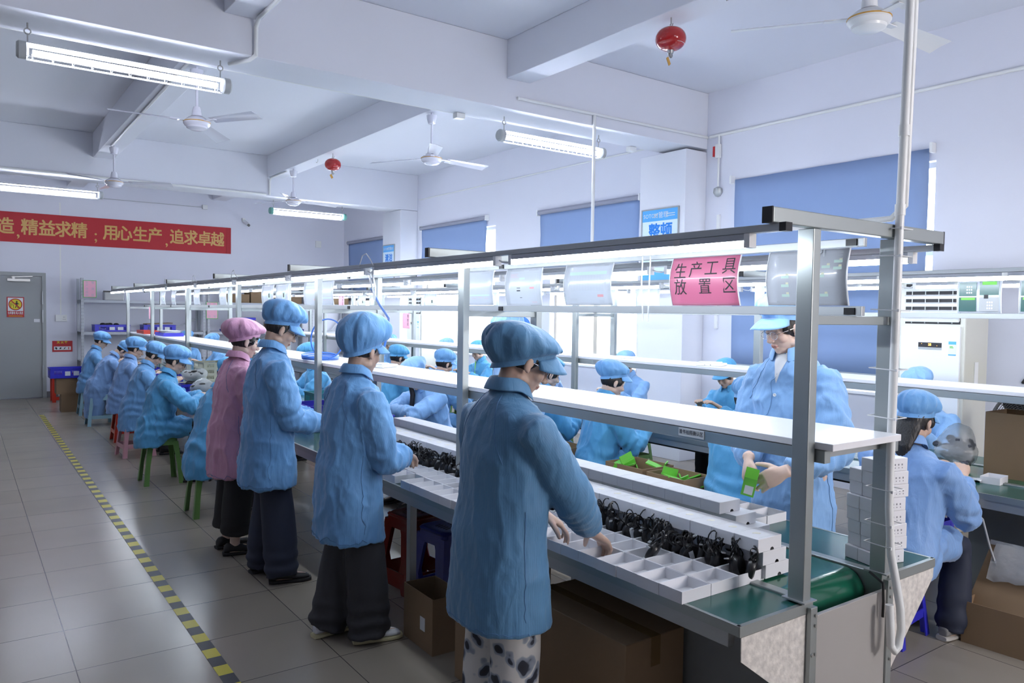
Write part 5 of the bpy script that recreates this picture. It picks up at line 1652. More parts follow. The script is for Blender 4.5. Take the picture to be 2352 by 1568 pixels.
    if sit:
        S_(P0 + Vector((0, -.012, .05)), .205 * k * w, .15 * k, lean * .5)
        S_(P0 + Vector((0, -.02, -.05)), .215 * k * w, .165 * k, 0)
        S_(Vector((0, -.045 - hip_back, sit - .03)), .205 * k * w, .155 * k, 0)
        S_(Vector((0, -.065 - hip_back, sit - hem)), .20 * k * w, .13 * k, -6)
    else:
        S_(P0 + Vector((0, -.012, .03)), .200 * k * w, .145 * k, lean * .3)
        S_(P0 + Vector((0, -.014, -.07 * H)), .212 * k * w, .152 * k, 0)
        zz = hem * H
        S_(Vector((0, -.012, zz + (pz - .07 * H - zz) * .45)), .218 * k * w, .158 * k, 0)
        S_(Vector((0, -.008, zz)), .222 * k * w, .162 * k, 0)
    cb.loft(secs)
    if sit:
        for s in (-1, 1):
            hip, kn, an, ft = LG[s]
            cb.tube([hip + Vector((0, 0, .01)), hip + (kn - hip) * .45 + Vector((0, 0, .012)), hip + (kn - hip) * .82 + Vector((0, 0, .008))], [.105 * k, .100 * k, .088 * k], 16)
    bones = []
    for s in (-1, 1):
        S, E, Wr, hs = A[s]
        cuff = Wr - (Wr - E).normalized() * .02
        cuff = cuff - (cuff - E) * hs.get('rolled', 0.0)
        bo = (E - (S + Wr) * .5)
        bo = bo.normalized() * .012 if bo.length > 1e-4 else Vector((0, 0, 0))
        cb.tube([P2 - fz * (.066 * H) + fx * (s * .085 * k), S + fx * (s * .0), S + (E - S) * .35, S + (E - S) * .75 + bo, E + bo * 1.2, E + (cuff - E) * .3 + bo, E + (cuff - E) * .65, E + (cuff - E) * .9, cuff],
                [.062 * k, .070 * k, .077 * k, .077 * k, .076 * k, .071 * k, .065 * k, .055 * k, .041 * k], 18)
        bones.append((S, E, cuff))
    cme = remeshed(cb, cvox, 4, .5)
    # folds in the cloth
    off = Vector((sd * 1.37, sd * .73, sd * .21))
    N = noise.noise
    newco = []; weft = []
    for v in cme.vertices:
        p = v.co; nn = v.normal
        arm = 0; tt = 0; L = 1; side = 0
        for (S, E, Wc) in bones:
            for (a, b, st) in ((S, E, 0), (E, Wc, 1)):
                d = b - a; q = max(0, min(1, (p - a).dot(d) / d.length_squared))
                dist = (p - a - d * q).length
                if dist < .098 * k and (abs(p.x) > .15 * k or st == 1):
                    ww = 1 - max(0, (dist - .07 * k) / (.028 * k)) if dist > .07 * k else 1
                    if ww > arm:
                        arm = ww; tt = q + st; side = 1 if S.x > 0 else -1
                        dn = d.normalized(); rv = p - a - d * q
                        e1 = (Vector((0, 1, 0)) - dn * dn.y).normalized(); e2 = dn.cross(e1)
                        wf = math.atan2(rv.dot(e2), -rv.dot(e1)) * .068
        dsp = 0
        q3 = p + off
        r1 = (1 - abs(N(Vector((q3.x * 7, q3.y * 7, q3.z * 4.2))))) ** 5
        r2_ = (1 - abs(N(Vector((q3.x * 15 + 4, q3.y * 15, q3.z * 7.5 + q3.x * 3))))) ** 4
        r3 = (1 - abs(N(Vector((q3.x * 27 + q3.z * 6, q3.y * 27, q3.z * 15 - q3.x * 8))))) ** 3 - .35 if detail else 0
        g = N(Vector((q3.x * 3.2, q3.y * 3.2, q3.z * 2.4)))
        if arm < 1:
            low = max(0, min(1, (P2.z - p.z) / (.5 * H)))
            vert = N(Vector((q3.x * 13, q3.y * 13, q3.z * 1.6)))
            tdsp = .012 * g + (.004 + .008 * low) * vert + .014 * (r1 - .3) + .006 * (r2_ - .3)
            if sit:
                seatz = math.exp(-((p.z - sit - .12) / .13) ** 2)
                tdsp += seatz * .006 * math.sin(p.z * 58 + 9 * g + p.x * 12)
            dsp += (1 - arm) * tdsp
        if arm > 0:
            el = math.exp(-((tt - 1.0) / .34) ** 2)
            cf = math.exp(-((tt - 1.85) / .18) ** 2)
            dsp += arm * (.006 * g + (.009 * el + .003) * math.sin(tt * 19 + 8 * N(Vector((q3.x * 6, q3.y * 6, q3.z * 6))) + side) * .75 + .014 * (r1 - .3) + .007 * (r2_ - .3) + .003 * cf * math.sin(tt * 70))
        weft.append(wf if arm > .5 else math.atan2(p.x, -(p.y - (P1.y if p.z > P1.z else P0.y))) * .18)
        dsp += .0042 * r3
        newco.append(p + nn * (dsp * wrk))
    for v, c in zip(cme.vertices, newco): v.co = c
    cme.attributes.new('weft', 'FLOAT', 'POINT').data.foreach_set('value', weft)
    cm_ = coat or M_coat1
    co = link('smock', cme, cm_, root)
    bvh = BVHTree.FromObject(co, bpy.context.evaluated_depsgraph_get()) if detail or button else None
    if bvh:
        sm = MB()
        def path(pts, r=.0016):
            out = []
            for a, b in zip(pts[:-1], pts[1:]):
                for i in range(9):
                    q = a + (b - a) * (i / 9)
                    h = bvh.find_nearest(q)
                    if h[0] is not None: out.append(h[0] + h[1] * .0004)
            if len(out) > 3: sm.tube(out, [r] * len(out), 5)
        if detail:
            for s in (-1, 1):
                path([P2 + fx * (s * .055 * k) - fy * .055 * k, P2 + fx * (s * .088 * k) - fz * .07 * k - fy * .11, P2 + fx * (s * .125 * k) - fz * .16 * k - fy * .12, P2 + fx * (s * .165 * k) - fz * .235 * k - fy * .10])
                path([P2 + fx * (s * .055 * k) + fy * .055 * k, P2 + fx * (s * .10 * k) - fz * .08 * k + fy * .12, P2 + fx * (s * .165 * k) - fz * .22 * k + fy * .12])
                zt = P1.z - .05; zl = (hem * H + .03) if not sit else sit
                path([Vector((s * .215 * k * w, -.03, zt - .08)), Vector((s * .24 * k * w, -.03, (zt + zl) / 2)), Vector((s * .26 * k * w, -.03, zl))])
            if not sit:
                zz = hem * H + .02
                pts = []
                for i in range(13):
                    a = PI + PI * i / 12
                    pts.append(Vector((.3 * math.cos(a), .24 * math.sin(a), zz)))
                path(pts, .0014)
            if sm.v: sm.build('seam', M_seam, co, True)
        if button:
            pl = MB()
            sm2 = sm; sm = MB()
            path([P2 - fz * .05 + fy * .2 + fx * .012, P1 + fy * .3 + fx * .012, P0 + Vector((.012, .3, 0))], .0012)
            if sm.v: sm.build('placket_edge', M_seam, co, True)
            vs = []; NR = 8
            for i in range(NR + 1):
                row = []
                for j in range(-3, 4):
                    q = i / NR
                    c = P2 + fz * .012 + (P1 - P2) * (.52 * q) + fx * (j / 3 * .040 * (1 - q) * k) + fy * .3
                    h = bvh.ray_cast(c, -fy)
                    row.append((h[0] + h[1] * .0022) if h[0] is not None else c - fy * .22)
                vs.append(row)
            MB().grid(vs).build('shirt', M_paper, co, True)
            for q in (.52, .85, 1.15):
                c = P2 + (P1 - P2) * q * 1.3 + fy * .3
                h = bvh.ray_cast(c, -fy)
                if h[0] is not None:
                    nn = h[1]; a1 = nn.orthogonal().normalized(); a2 = nn.cross(a1)
                    b_ = MB().tube([h[0] - nn * .001, h[0] + nn * .0035], [.0085, .0085], 16); b_.torus(h[0] + nn * .0035, .0065, .0016, a1, a2, 16, 6)
                    b_.build('button', M_paper, co, True)
    # ---- collar
    if collar:
        rows = []
        prof = ((.060, -.004), (.0575, .034), (.062, .043), (.073, .026), (.086, -.008))
        nu = 34
        CO = P2 + fz * .020
        for (r, z) in prof:
            row = []
            for i in range(nu + 1):
                a = R(-90 - 158 + 316 * i / nu)      # opening at the front (+y)
                fr = max(0, math.sin(a))             # front portion
                rr = r * k * (1 + .10 * fr + .02 * math.sin(5 * a + sd))
                dz = z - .028 * fr - (.018 * fr if z < .01 and r > .08 else 0)
                row.append(CO + fx * (rr * math.cos(a) * 1.06) + fy * (rr * math.sin(a)) + fz * (dz * k))
            rows.append(row)
        c_ = MB().grid(rows).build('collar', cm_, co, True)
        so = c_.modifiers.new('s', 'SOLIDIFY'); so.thickness = .0035; so.offset = 0
        sb = c_.modifiers.new('b', 'SUBSURF'); sb.levels = 1; sb.render_levels = 1
    # ---- cap
    if cap:
        cp = dict(bulge=1.24, h=.080, sag=(0, -.018, -.004), visor=.062, folds=1.0, front=.066, back=-.004, band=.022, vdrop=.30, size=1.0)
        cp.update(capo or {})
        U = 96; rows = []
        c0 = Vector((0, -.012, 0))
        rx, ry = .0815 * cp['size'], .101 * cp['size']
        ks = [(rn.choice((5, 6, 7)), rn.uniform(0, 6.3)), (rn.choice((8, 9, 10)), rn.uniform(0, 6.3)), (rn.choice((12, 13, 15)), rn.uniform(0, 6.3))]
        mid, amp = (cp['front'] + cp['back']) / 2, (cp['front'] - cp['back']) / 2
        phi0 = math.acos(1 / cp['bulge'])
        def pt(u, j, J):
            su, cu = math.sin(u), math.cos(u)
            zb_ = mid + amp * cu
            if j <= 3:
                q = j / 3
                return c0 + Vector((rx * su * (1.0 + .01 * q), ry * cu * (1.0 + .01 * q), zb_ + cp['band'] * q))
            t = (j - 3) / (J - 3)
            ph = -phi0 + (PI / 2 + phi0) * t
            rad = cp['bulge'] * math.cos(ph)
            hz = cp['h'] * (math.sin(ph) + math.sin(phi0))
            fo = sum((abs(math.sin(kk * .5 * u + f0 + .8 * t)) - .6) * a for (kk, f0), a in zip(ks, (.11, .09, .06)))
            env = (1 - t) ** .8 * min(1, t * 9)
            rad *= 1 + cp['folds'] * env * fo
            rad += cp['folds'] * .09 * N(Vector((su * 2.2, cu * 2.2, t * 3)) + off) * math.sin(PI * min(1, t * 1.2)) * .8
            kp = ks[2][0]
            rad *= 1 + cp['folds'] * .055 * (abs(math.sin(kp * u + 2 * math.sin(u * 2 + ks[0][1]))) ** .7 - .55) * (1 - t) ** 2.2 * min(1, t * 12)
            nz_ = Vector((su * 2.6, cu * 2.6, t * 2.2)) + off
            rad += cp['folds'] * .11 * ((1 - abs(N(nz_))) ** 4 - .35) * math.sin(PI * min(1, .15 + t * .85)) * .7
            z = zb_ * (1 - t) + mid * t + cp['band'] + hz + cp['folds'] * .010 * N(Vector((su * 3, cu * 3, 2 * t)) + off) * (1 - t)
            sg = Vector(cp['sag']) * (math.sin(PI / 2 * min(1, t * 1.15)))
            return c0 + Vector((rx * su * rad, ry * cu * rad, z)) + sg
        J = 30
        for j in range(J + 1):
            rows.append([HM @ pt(2 * PI * i / U, j, J) for i in range(U + 1)])
        cmt = capm or cm_
        c_ = MB().grid(rows).build('cap', cmt, root, True, True)
        if cp['visor']:
            v_rows = []
            for j in range(7):
                q = j / 6
                row = []
                for i in range(25):
                    u = R(-72 + 144 * i / 24)
                    su, cu = math.sin(u), math.cos(u)
                    Lv = cp['visor'] * max(0, math.cos(u * 1.2)) ** .55
                    zb_ = mid + amp * cu
                    row.append(HM @ (c0 + Vector((rx * su + su * Lv * q * .55, ry * cu + Lv * q, zb_ + .004 - Lv * q * cp['vdrop'] - .012 * q * q - .010 * abs(su) * q))))
                v_rows.append(row)
            vo = MB().grid(v_rows).build('visor', cmt, c_, True)
            so = vo.modifiers.new('s', 'SOLIDIFY'); so.thickness = .003; so.offset = 0
    # ---- hair under the cap
    if hair:
        h_ = MB()
        if hair in ('long', 'bun', 'fem'):
            h_.ell((0, -.020, .020), (.080, .0925, .084), 28, 18)
            h_.ell((0, .050, .045), (.060, .036, .028), 18, 10)
            for s in (-1, 1): h_.ell((s * .066, .030, .018), (.015, .024, .036), 14, 10)
        else:
            h_.ell((0, -.024, .022), (.0785, .0885, .075), 28, 18)
            for s in (-1, 1): h_.ell((s * .070, .012, .022), (.010, .016, .028), 12, 8)
        if hair == 'bun':
            h_.ell((0, -.105, -.01), (.035, .03, .035), 16, 10)
        if hair == 'long':
            h_.loft([ring((0, -.055, .0), Vector((.070, 0, 0)), Vector((0, .045, 0)), 20), ring((0, -.070, -.08), Vector((.066, 0, 0)), Vector((0, .035, 0)), 20), ring((0, -.085, -.16), Vector((.058, 0, 0)), Vector((0, .026, 0)), 20), ring((0, -.085, -.22), Vector((.03, 0, 0)), Vector((0, .012, 0)), 20)])
        hme = MB().add([HM @ v for v in h_.v], h_.f)
        m_ = remeshed(hme, .007, 2)
        for v in m_.vertices:
            q = HI @ v.co
            v.co = v.co + v.normal * (.0012 * math.sin(q.x * 420 + 14 * N(q * 10)) if hair != 'none' else 0)
        link('hair', m_, M_hair, root)
    if glasses:
        g = MB(); gl = MB()
        for s in (-1, 1):
            c = Vector((s * .033, .094, -.004)); 
            pts = [HM @ (c + Vector((.0235 * math.cos(a), -.004 * abs(math.cos(a)) * 0 - .10 * abs(s * .033 + .0235 * math.cos(a)) * .25 + .001, .019 * math.sin(a)))) for a in [2 * PI * i / 20 for i in range(21)]]
            g.tube(pts, [.0014] * 21, 6)
            gl.add(pts[:-1], [tuple(range(20))])
            g.tube([HM @ Vector((s * .056, .091, .004)), HM @ Vector((s * .076, .05, .006)), HM @ Vector((s * .0785, .0, .006)), HM @ Vector((s * .077, -.018, -.008))], [.0015] * 4, 6)
        g.tube([HM @ Vector((-.010, .094, -.0)), HM @ Vector((0, .096, .003)), HM @ Vector((.010, .094, -.0))], [.0014] * 3, 6)
        go = g.build('glasses', glasses, root, True)
        gl.build('lens', M_lens, go)
    # ---- trousers and shoes
    tb = MB()
    tr = trousers or M_trouser
    legr = 1.0
    tb.loft([ring(P0 + Vector((0, 0, .10)), fx * (.15 * k), fy * (.11 * k)), ring(P0, fx * (.155 * k * min(1, wid)), fy * (.11 * k)), ring(P0 - Vector((0, 0, .08)), fx * (.145 * k * min(1, wid)), fy * (.105 * k))])
    for s in (-1, 1):
        hip, kn, an, ft = LG[s]
        cuffz = an + Vector((0, 0, (extra or {}).get('ankle', -.045)))
        wl = (extra or {}).get('leg', 1.0)
        tb.tube([hip, hip + (kn - hip) * .5, kn, kn + (cuffz - kn) * .5, cuffz], [(.085 if sit else .090) * k * min(1, wid) ** 1.5, (.078 if sit else .086) * k * (1 + .4 * (wl - 1)) * min(1, wid) ** 1.5, (.070 if sit else .080) * k * wl, .080 * k * wl, .078 * k * wl], 16)
    tme = remeshed(tb, .014, 4)
    for v in tme.vertices:
        p = v.co + off
        an = min(1, max(0, (.30 - v.co.z) / .3))
        v.co = v.co + v.normal * (.012 * N(Vector((p.x * 9, p.y * 9, p.z * 3))) + an * .010 * math.sin(v.co.z * 70 + 5 * N(p * 4)))
        if v.co.z < .012: v.co.z = .012
    link('trousers', tme, tr, root)
    for s in (-1, 1):
        hip, kn, an, ft = LG[s]
        sx = Vector((ft.y, -ft.x, 0)); base = Vector((an.x, an.y, 0))
        sh = MB(); so_ = MB()
        prof = ((-.075, .026, .065), (-.055, .036, .085), (-.01, .038, .088), (.05, .042, .070), (.10, .047, .056), (.145, .042, .048), (.172, .026, .036))
        sh.loft([ring(base + ft * q + Vector((0, 0, .018 + (h - .018) / 2)), sx * w2, Vector((0, 0, (h - .018) / 2)), 16, .85) for q, w2, h in prof])
        m_ = remeshed(sh, .008, 3)
        sm_ = shoes or M_shoe
        shoe = link('shoe', m_, sm_[0], root)
        so_.loft([ring(base + ft * q + Vector((0, 0, .0125)), sx * (w2 + .004), Vector((0, 0, .012)), 16, .6) for q, w2, h in ((-.082, .026, 0), (-.06, .036, 0), (0, .037, 0), (.06, .042, 0), (.11, .047, 0), (.155, .040, 0), (.182, .020, 0))])
        so_.build('sole', sm_[1], shoe, True)
    root['_sk'] = 1
    del root['_sk']
    return root, dict(P0=P0, P1=P1, P2=P2, HM=HM, A=A, fx=fx, fy=fy, fz=fz, bvh=bvh, smock=co, k=k)

M_skin = skin_mat('skin', (.56, .385, .30))
M_skin2 = skin_mat('skin_light', (.66, .48, .39))
M_hair = mat('black_hair', (.012, .010, .010), rough=.42, bump=.5, bscale=120, stretch=(1, 1, .1))
M_coat1 = coat_mat('blue_smock', (.145, .345, .64), .10)
M_coat2 = coat_mat('shaded_blue_smock', (.095, .235, .41), .13)  # blue smock with the front worker's shade put into its base colour
M_coat3 = coat_mat('teal_blue_smock', (.085, .335, .61), .07)
M_coat4 = coat_mat('lilac_blue_smock', (.20, .355, .65), .08)
M_coat5 = coat_mat('pale_blue_smock', (.23, .43, .74), .05)
M_coatp = coat_mat('pink_smock', (.62, .32, .46), .05)
M_seam = mat('smock_seam', (.08, .19, .38), rough=.7)
M_trouser = mat('black_trousers', (.012, .012, .014), rough=.75, bump=.1, bscale=60)
M_trous2 = mat('charcoal_trousers', (.030, .030, .036), rough=.7, bump=.1, bscale=60)
M_trous3 = mat('navy_trousers', (.016, .022, .045), rough=.7)
M_shoe = (M_dark, mat('black_sole', (.015, .015, .016), rough=.7))
M_shoew = (mat('white_trainer', (.62, .63, .66), rough=.5, bump=.2, bscale=40), mat('cream_sole', (.55, .50, .30), rough=.6))
M_shoeg = (mat('grey_trainer', (.20, .20, .20), rough=.6), mat('grey_sole', (.45, .43, .40), rough=.6))
M_gldark = mat('dark_spectacle_frame', (.02, .02, .022), rough=.25)
M_glsilver = mat('silver_spectacle_frame', (.75, .74, .72), rough=.2, metal=.9)
def floral():
    m = mat('floral_trousers', (.60, .58, .55), rough=.7)
    nt, b = nodes_of(m)
    tc = nt.nodes.new('ShaderNodeTexCoord')
    nz = nt.nodes.new('ShaderNodeTexNoise'); nz.inputs['Scale'].default_value = 9
    nt.links.new(tc.outputs['Object'], nz.inputs['Vector'])
    ad = nt.nodes.new('ShaderNodeMix'); ad.data_type = 'VECTOR'; ad.inputs['Factor'].default_value = .12
    nt.links.new(tc.outputs['Object'], ad.inputs[4]); nt.links.new(nz.outputs['Color'], ad.inputs[5])
    v = nt.nodes.new('ShaderNodeTexVoronoi'); v.inputs['Scale'].default_value = 16.0
    nt.links.new(ad.outputs[1], v.inputs['Vector'])
    cr = nt.nodes.new('ShaderNodeValToRGB')
    e = cr.color_ramp.elements
    e[0].position = .0; e[0].color = (.012, .012, .018, 1)
    e[1].position = .30; e[1].color = (.02, .025, .04, 1)
    for pos, c in ((.34, (.20, .23, .28, 1)), (.44, (.30, .33, .38, 1)), (.50, (.58, .56, .53, 1)), (1, (.62, .60, .57, 1))):
        k = e.new(pos); k.color = c
    nt.links.new(v.outputs['Distance'], cr.inputs['Fac'])
    nt.links.new(cr.outputs['Color'], b.inputs['Base Color'])
    return m
M_floral = floral()

# ---- standing along the aisle side of the near line, facing the belt
work = {'both': ((.13, .36, 1.0), (.6, -.5, -.6))}
person('person in shaded blue smock, drooping cap and floral trousers, standing nearest, back turned', 1.66, 2.36, -6, H=1.735, lean=2, neck=14, pitch=27, yawh=-16, coat=M_coat2, capm=M_coat2,
       arms={1: ((.08, .36, .90), (.85, -.1, -.5), dict(fwd=(-.15, .7, -.5), curl=.6)), -1: ((-.15, .27, .93), (.5, -.4, -.7))},
       capo=dict(bulge=1.38, h=.086, sag=(0, -.060, -.030), back=-.080, front=.066, folds=.8, visor=.070, vdrop=.35), hair='short', glasses=M_glsilver, trousers=M_floral, extra=dict(leg=1.15), voxel=.0055, cvox=.0095, hem=.345, detail=True, wid=1.02, wrk=.5, seed=5)
person('person in blue smock and puffed cap, charcoal trousers, white trainers, standing second from front', 1.68, 3.80, 2, H=1.685, lean=3, neck=6, pitch=12, yawh=12, coat=M_coat1,
       arms={'both': ((.08, .29, .97), (.55, -.4, -.7))}, capo=dict(bulge=1.5, h=.108, sag=(0, -.02, 0), folds=.9, visor=.06, back=-.05, front=.056), hair='short', trousers=M_trous2, extra=dict(leg=1.35), shoes=M_shoew,
       voxel=.006, cvox=.010, hem=.325, detail=True, fem=False, wid=.98, seed=21, legs={-1: ((-.09, .02, .48), (-.10, -.08, .085), (-.1, 1, 0)), 1: ((.09, .05, .48), (.11, .06, .085), (.25, 1, 0))})
person('tall man in blue smock, peaked cap and glasses standing between pink woman and trainer-wearing worker', 1.63, 4.98, -8, H=1.785, lean=2, neck=6, pitch=24, yawh=-2, coat=M_coat1,
       arms={'both': ((.11, .34, 1.0), (.5, -.5, -.7))}, capo=dict(bulge=1.38, h=.082, folds=1.1, visor=.062, vdrop=.5, sag=(0, -.016, 0)), hair='short', glasses=M_gldark, trousers=M_trous3, extra=dict(leg=1.25), voxel=.006, cvox=.010, hem=.345, detail=True, fem=False, wid=1.04, seed=33,
       legs={-1: ((-.10, .03, .50), (-.11, -.02, .085), (-.35, 1, 0)), 1: ((.09, .04, .50), (.16, .06, .085), (.1, 1, 0))})
person('woman in pink smock and pink cap, black skirt trousers, standing third along the aisle', 1.60, 5.65, 0, H=1.665, lean=3, neck=6, pitch=14, yawh=-4, coat=M_coatp,
       arms={'both': ((.10, .32, 1.0), (.4, -.5, -.7))}, capo=dict(bulge=1.45, h=.084, folds=1.0, visor=0, sag=(0, -.045, -.018), front=.062, back=-.03), hair='fem', glasses=M_glsilver, trousers=M_trouser, extra=dict(leg=1.30, ankle=.06), skin=M_skin2, voxel=.006, cvox=.011, hem=.335, detail=True, seed=44)

# ---- seated along the aisle side
sitarm = {'both': ((.12, .40, .86), (.35, -.5, -.7))}
SE = .465
person('person in teal smock and cap seated on green stool, half hidden behind the pink worker', 1.72, 6.82, 5, H=1.60, sit=SE, lean=11, pitch=36, coat=M_coat3, arms=sitarm, hem=.14, hair='short', cvox=.012, seed=51)
person('man with glasses in teal smock and peaked cap seated on the farther green stool', 1.60, 8.30, -8, H=1.70, sit=SE + .01, lean=11, neck=6, pitch=22, yawh=-10, coat=M_coat3, capm=M_coat1, glasses=M_gldark, arms={'both': ((.10, .42, .86), (.8, -.1, -.55))}, hem=.10, hair='short', fem=False, wid=1.05, cvox=.011, seed=62, detail=True)
person('woman in blue smock seated on pink stool, dark hair falling by her cheek', 1.70, 9.95, -4, H=1.67, sit=SE, lean=12, neck=6, pitch=34, yawh=-12, coat=M_coat1, arms=sitarm, hem=.16, hair='fem', cvox=.012, capo=dict(visor=.05), seed=70)
person('person in lilac blue smock seated on red stool, head bowed to the work', 1.74, 11.2, 0, H=1.67, sit=SE, lean=10, neck=4, pitch=20, yawh=-8, coat=M_coat4, capm=M_coat1, arms=sitarm, hem=.10, hair='short', cvox=.012, seed=81)
person('person in lilac blue smock bent far forward on pale blue stool, face hidden', 1.68, 12.85, 0, H=1.62, sit=SE, lean=24, neck=14, pitch=56, yawh=-8, coat=M_coat4, capm=M_coat1, arms={'both': ((.12, .50, .86), (.35, -.5, -.7))}, hem=.34, hair='short', cvox=.012, capo=dict(visor=0, bulge=1.15, folds=.5), seed=92)
stool(1.72, 14.15, M_lbp, 'pale stool under the farthest seated worker, hidden behind the bent one')
person('man with glasses in blue smock seated farthest along the aisle side', 1.72, 14.15, -6, H=1.65, sit=SE, lean=10, neck=6, pitch=24, yawh=-12, coat=M_coat1, glasses=M_gldark, arms=sitarm, hem=.1, hair='short', fem=False, cvox=.013, seed=97)

# ---- far side of the near line, facing the aisle
def far_seat(y, x, m, lab):
    stool(x, y, m, lab)
for (y, h, lab, nm) in ((15.2, 1.60, 'person in blue smock beyond the near shelf end, cap showing, leftmost of two', M_coat1), (13.4, 1.60, 'person in blue smock seated across the near line, cap just above the far shelf', M_coat1)):
    far_seat(y, 3.6, M_blue, 'blue stool under the %s worker across the near line' % ('farthest' if y > 14 else 'second farthest'))
    person(lab, 3.6, y, 180, H=h, sit=SE, lean=10, pitch=24, coat=nm, arms=sitarm, hem=.1, cvox=.016, voxel=.009)
far_seat(8.95, 3.55, M_redp, 'red stool under the woman framed by the blue cable loop')
person('woman in teal smock seated across the near line, head bowed inside the blue cable loop', 3.50, 8.75, 178, H=1.68, sit=SE, lean=10, pitch=22, yawh=-30, coat=M_coat3, arms={'both': ((.10, .46, .90), (.35, -.5, -.7))}, hem=.1, hair='fem', cvox=.012, skin=M_skin2, seed=108)
far_seat(11.2, 3.6, M_greenp, 'green stool across the near line behind the tall man')
person('person in blue smock across the near line raising a small white part to the face', 3.55, 11.0, 180, H=1.62, sit=SE, lean=12, pitch=16, coat=M_coat3, arms={-1: ((-.06, .30, 1.22), (.8, .2, -.5)), 1: ((.10, .40, .88), (.4, -.5, -.7))}, hem=.1, hair='short', cvox=.014)
far_seat(6.35, 3.62, M_blue, 'blue stool under the worker leaning on folded arms')
_, dx_ = person('woman leaning on folded arms across the near line, long dark hair hanging forward', 3.58, 6.20, 186, H=1.66, sit=SE, lean=14, neck=10, pitch=36, coat=M_coat5, arms={1: ((-.10, .40, .845), (.9, .35, -.25)), -1: ((.08, .36, .86), (.9, .35, -.25))}, hem=.1, hair='long', cvox=.011, seed=115, capo=dict(visor=.06, bulge=1.3))
lk = MB().tube([dx_['HM'] @ Vector((.05, .055, -.02)), dx_['P2'] + dx_['fy'] * .11 + dx_['fx'] * .04 - dx_['fz'] * .04, dx_['P2'] + dx_['fy'] * .165 + dx_['fx'] * .03 - dx_['fz'] * .15, dx_['P2'] + dx_['fy'] * .18 + dx_['fx'] * .02 - dx_['fz'] * .24], [.018, .024, .022, .006], 12)
lk.build('hair_lock', M_hair, _, True)
# standing on the far side of the near line
person('standing person in pale blue smock and peaked cap, half hidden behind the front worker', 3.60, 4.93, 172, H=1.75, lean=4, pitch=18, coat=M_coat5, arms={'both': ((.12, .20, .92), (.4, -.6, -.5))}, hair='short', cvox=.012, fem=False, capo=dict(bulge=1.2, visor=.07, vdrop=.45), hem=.33, seed=124)
def loc_of(px, py, face, p):
    v = Matrix.Rotation(-R(face - 90), 3, 'Z') @ Vector((p[0] - px, p[1] - py, p[2]))
    return tuple(v)
def vec_of(face, v):
    return tuple(Matrix.Rotation(-R(face - 90), 3, 'Z') @ Vector(v))
YF_ = 180
yr, yd_ = person('young man in silver glasses standing across the near line, opening a green box', 3.50, 2.37, YF_, H=1.87, lean=3, neck=4, pitch=19, yawh=-14, coat=M_coat5,
       arms={1: (loc_of(3.5, 2.37, YF_, (3.20, 2.41, 1.045)), (.5, -.5, -.6), dict(fwd=vec_of(YF_, (-.35, -.12, -.8)), back=vec_of(YF_, (-.7, .6, .25)), thumb=vec_of(YF_, (-.35, -.8, .1)), curl=.55, tcurl=.15)),
             -1: (loc_of(3.5, 2.37, YF_, (3.17, 2.17, 1.02)), (.5, -.5, -.6), dict(fwd=vec_of(YF_, (-.45, .62, -.42)), back=vec_of(YF_, (-.62, -.55, .35)), thumb=vec_of(YF_, (-.1, .3, .9)), curl=.42, tcurl=.15))},
       capo=dict(bulge=1.25, h=.080, visor=.078, vdrop=.25, sag=(0, -.02, 0), front=.078, back=.0), hair='fem', glasses=M_glsilver, skin=M_skin2, voxel=.0042, cvox=.009, hem=.30, fem=False, detail=True, button=True, wid=.83, seed=131, trousers=M_trouser)
t = thing('gift_box', 'small bright green opened box in the hands of the young man', 'box', (3.085, 2.31, .955), R(30))
mb = MB().box(-.045, .045, -.03, .03, -.055, .05)
o = mb.build('box_body', M_greenbox, t); o.rotation_euler = (R(12), R(-14), 0)
o2 = MB().box(-.0452, -.0448, -.022, .018, -.045, .0).build('white_insert', M_paper, o)
o3 = MB().obox((-.05, 0, .07), (.012, 0, .022), (0, .03, 0), (.002, 0, -.001)).build('flap', M_greenbox, o)

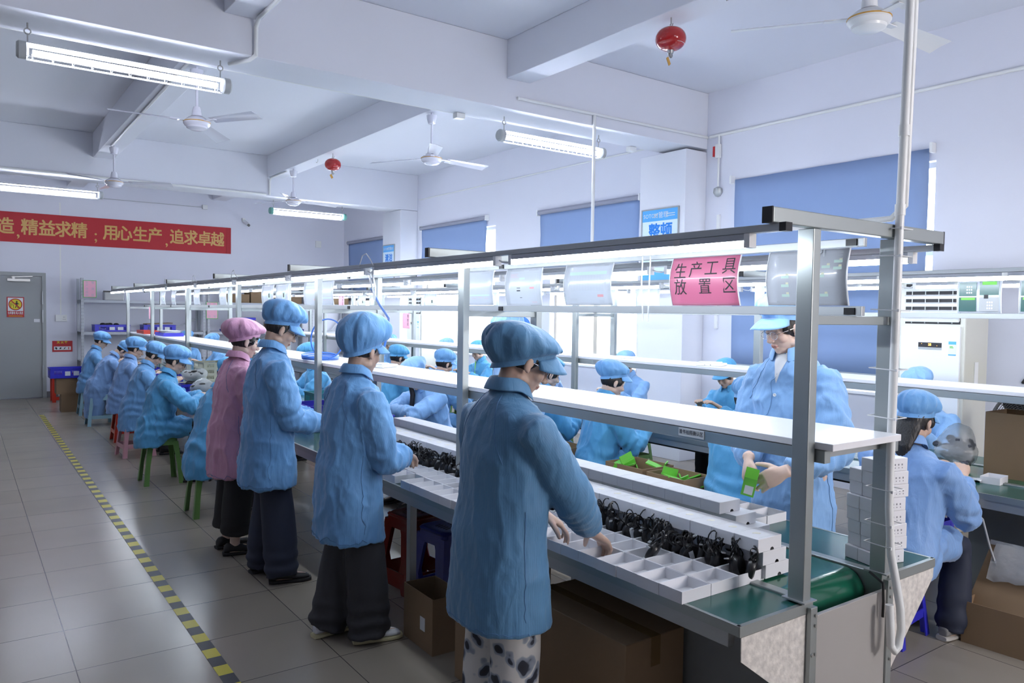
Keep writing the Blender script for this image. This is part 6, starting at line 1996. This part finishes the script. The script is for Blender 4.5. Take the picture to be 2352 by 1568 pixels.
# ---- near side of the second line, backs toward us
for (y, lab, ct, hd, kw) in (
    (8.35, 'round-capped person in teal smock at second line, behind the woman with folded arms', M_coat3, 0, dict(lean=10, pitch=14, yawh=10)),
    (7.25, 'person in blue smock seated at second line left of a post, ear and nape showing', M_coat1, 0, dict(lean=8, pitch=14, yawh=-14)),
    (5.45, 'smiling woman in teal smock at second line, profile peeking past the front worker', M_coat3, -20, dict(lean=8, pitch=8, yawh=-34, skin=1)),
    (4.62, 'woman in bright blue smock seated at second line, pale profile turned right', M_coat3, -22, dict(lean=8, pitch=6, yawh=-30, skin=1)),
    (3.25, 'person in blue smock seated at second line beside the brown cartons, back to us', M_coat3, 6, dict(lean=18, pitch=32, yawh=6)),
    (2.12, 'long-haired woman in lilac blue smock seated right of the near post, back to us', M_coat4, -4, dict(lean=24, pitch=34, yawh=-16))):
    x = 4.18 if y > 2.5 else 4.12
    if y > 2.5: stool(x, y, M_blue, 'blue stool under the %s' % {8.35: 'round-capped worker at second line', 7.25: 'worker left of the second-line post', 5.45: 'smiling woman', 4.62: 'profile woman', 3.25: 'worker beside the cartons'}[y])
    kw2 = dict(kw); sk_ = M_skin2 if kw2.pop('skin', 0) else M_skin
    person(lab, x, y, hd, H=(1.69 if y in (5.45, 4.62) else 1.62) if y > 2.5 else 1.68, sit=SE if y > 2.5 else .455, coat=ct, arms={'both': ((.12, .40, .88), (.35, -.5, -.7))}, hem=.12 if y > 2.5 else .06, hair='long' if y < 2.5 else 'fem', cvox=.012, skin=sk_, seed=int(y * 31), capm=M_coat1 if y in (4.62, 3.25, 2.12) else None, trousers=M_trous3, shoes=M_shoeg if y < 2.5 else None, wrk=1.0,
           capo=dict(sag=(0, -.055, -.02), bulge=1.3, front=.088, back=-.01) if y in (4.62, 5.45) else dict(visor=.05))
# ---- window side of the second line, facing us
for (y, lab, ct, hd, kw) in (
    (12.2, 'man at the window side of second line, ruddy face bowed, far off', M_coat1, 180, dict(lean=10, pitch=20, fem=False)),
    (10.3, 'person in pale smock by the bright window, only the cap above the second shelf', M_coat5, 180, dict(lean=8, pitch=20)),
    (9.4, 'person in teal smock with a lime green lanyard at window side of second line', M_coat3, 184, dict(lean=10, pitch=18)),
    (7.9, 'person in lilac smock bending over behind the smiling woman', M_coat4, 180, dict(lean=30, pitch=34)),
    (6.35, 'woman in buttoned pale blue smock at window side, facing the profile woman', M_coat5, 186, dict(lean=9, pitch=22, button=True)),
    (4.9, 'person at window side behind the flat white case, only cap and chin visible', M_coat3, 180, dict(lean=12, pitch=26)),
    (3.05, 'person in buttoned blue smock facing us at right, before the air conditioner', M_coat5, 184, dict(lean=8, pitch=24, yawh=-14, button=True))):
    x = 6.28 if y != 7.9 else 6.40
    stool(x, y, M_greenp if y > 6 else M_blue, 'stool under the %s' % {12.2: 'far ruddy man by the window', 10.3: 'pale-smocked worker by the window', 9.4: 'lanyard wearer', 7.9: 'bending lilac worker', 6.35: 'woman in buttoned smock', 4.9: 'worker behind the white case', 3.05: 'worker before the air conditioner'}[y])
    r_, d_ = person(lab, x, y, hd, H=1.68 if y < 4 else 1.62, sit=SE, coat=ct, arms={'both': ((.12, .40, .88), (.35, -.5, -.7))}, hem=.1, hair='fem' if y != 12.2 else 'short', cvox=.013, seed=int(y * 17), skin=M_skin2 if y == 6.35 else None, **kw)
    if y == 9.4:
        MB().tube([d_['P2'] + d_['fx'] * .03 + d_['fy'] * .075, d_['P1'] + d_['fy'] * .155 + d_['fx'] * .02], [.006, .006], 6).build('lanyard', mat('lime', (.35, .75, .05)), r_)
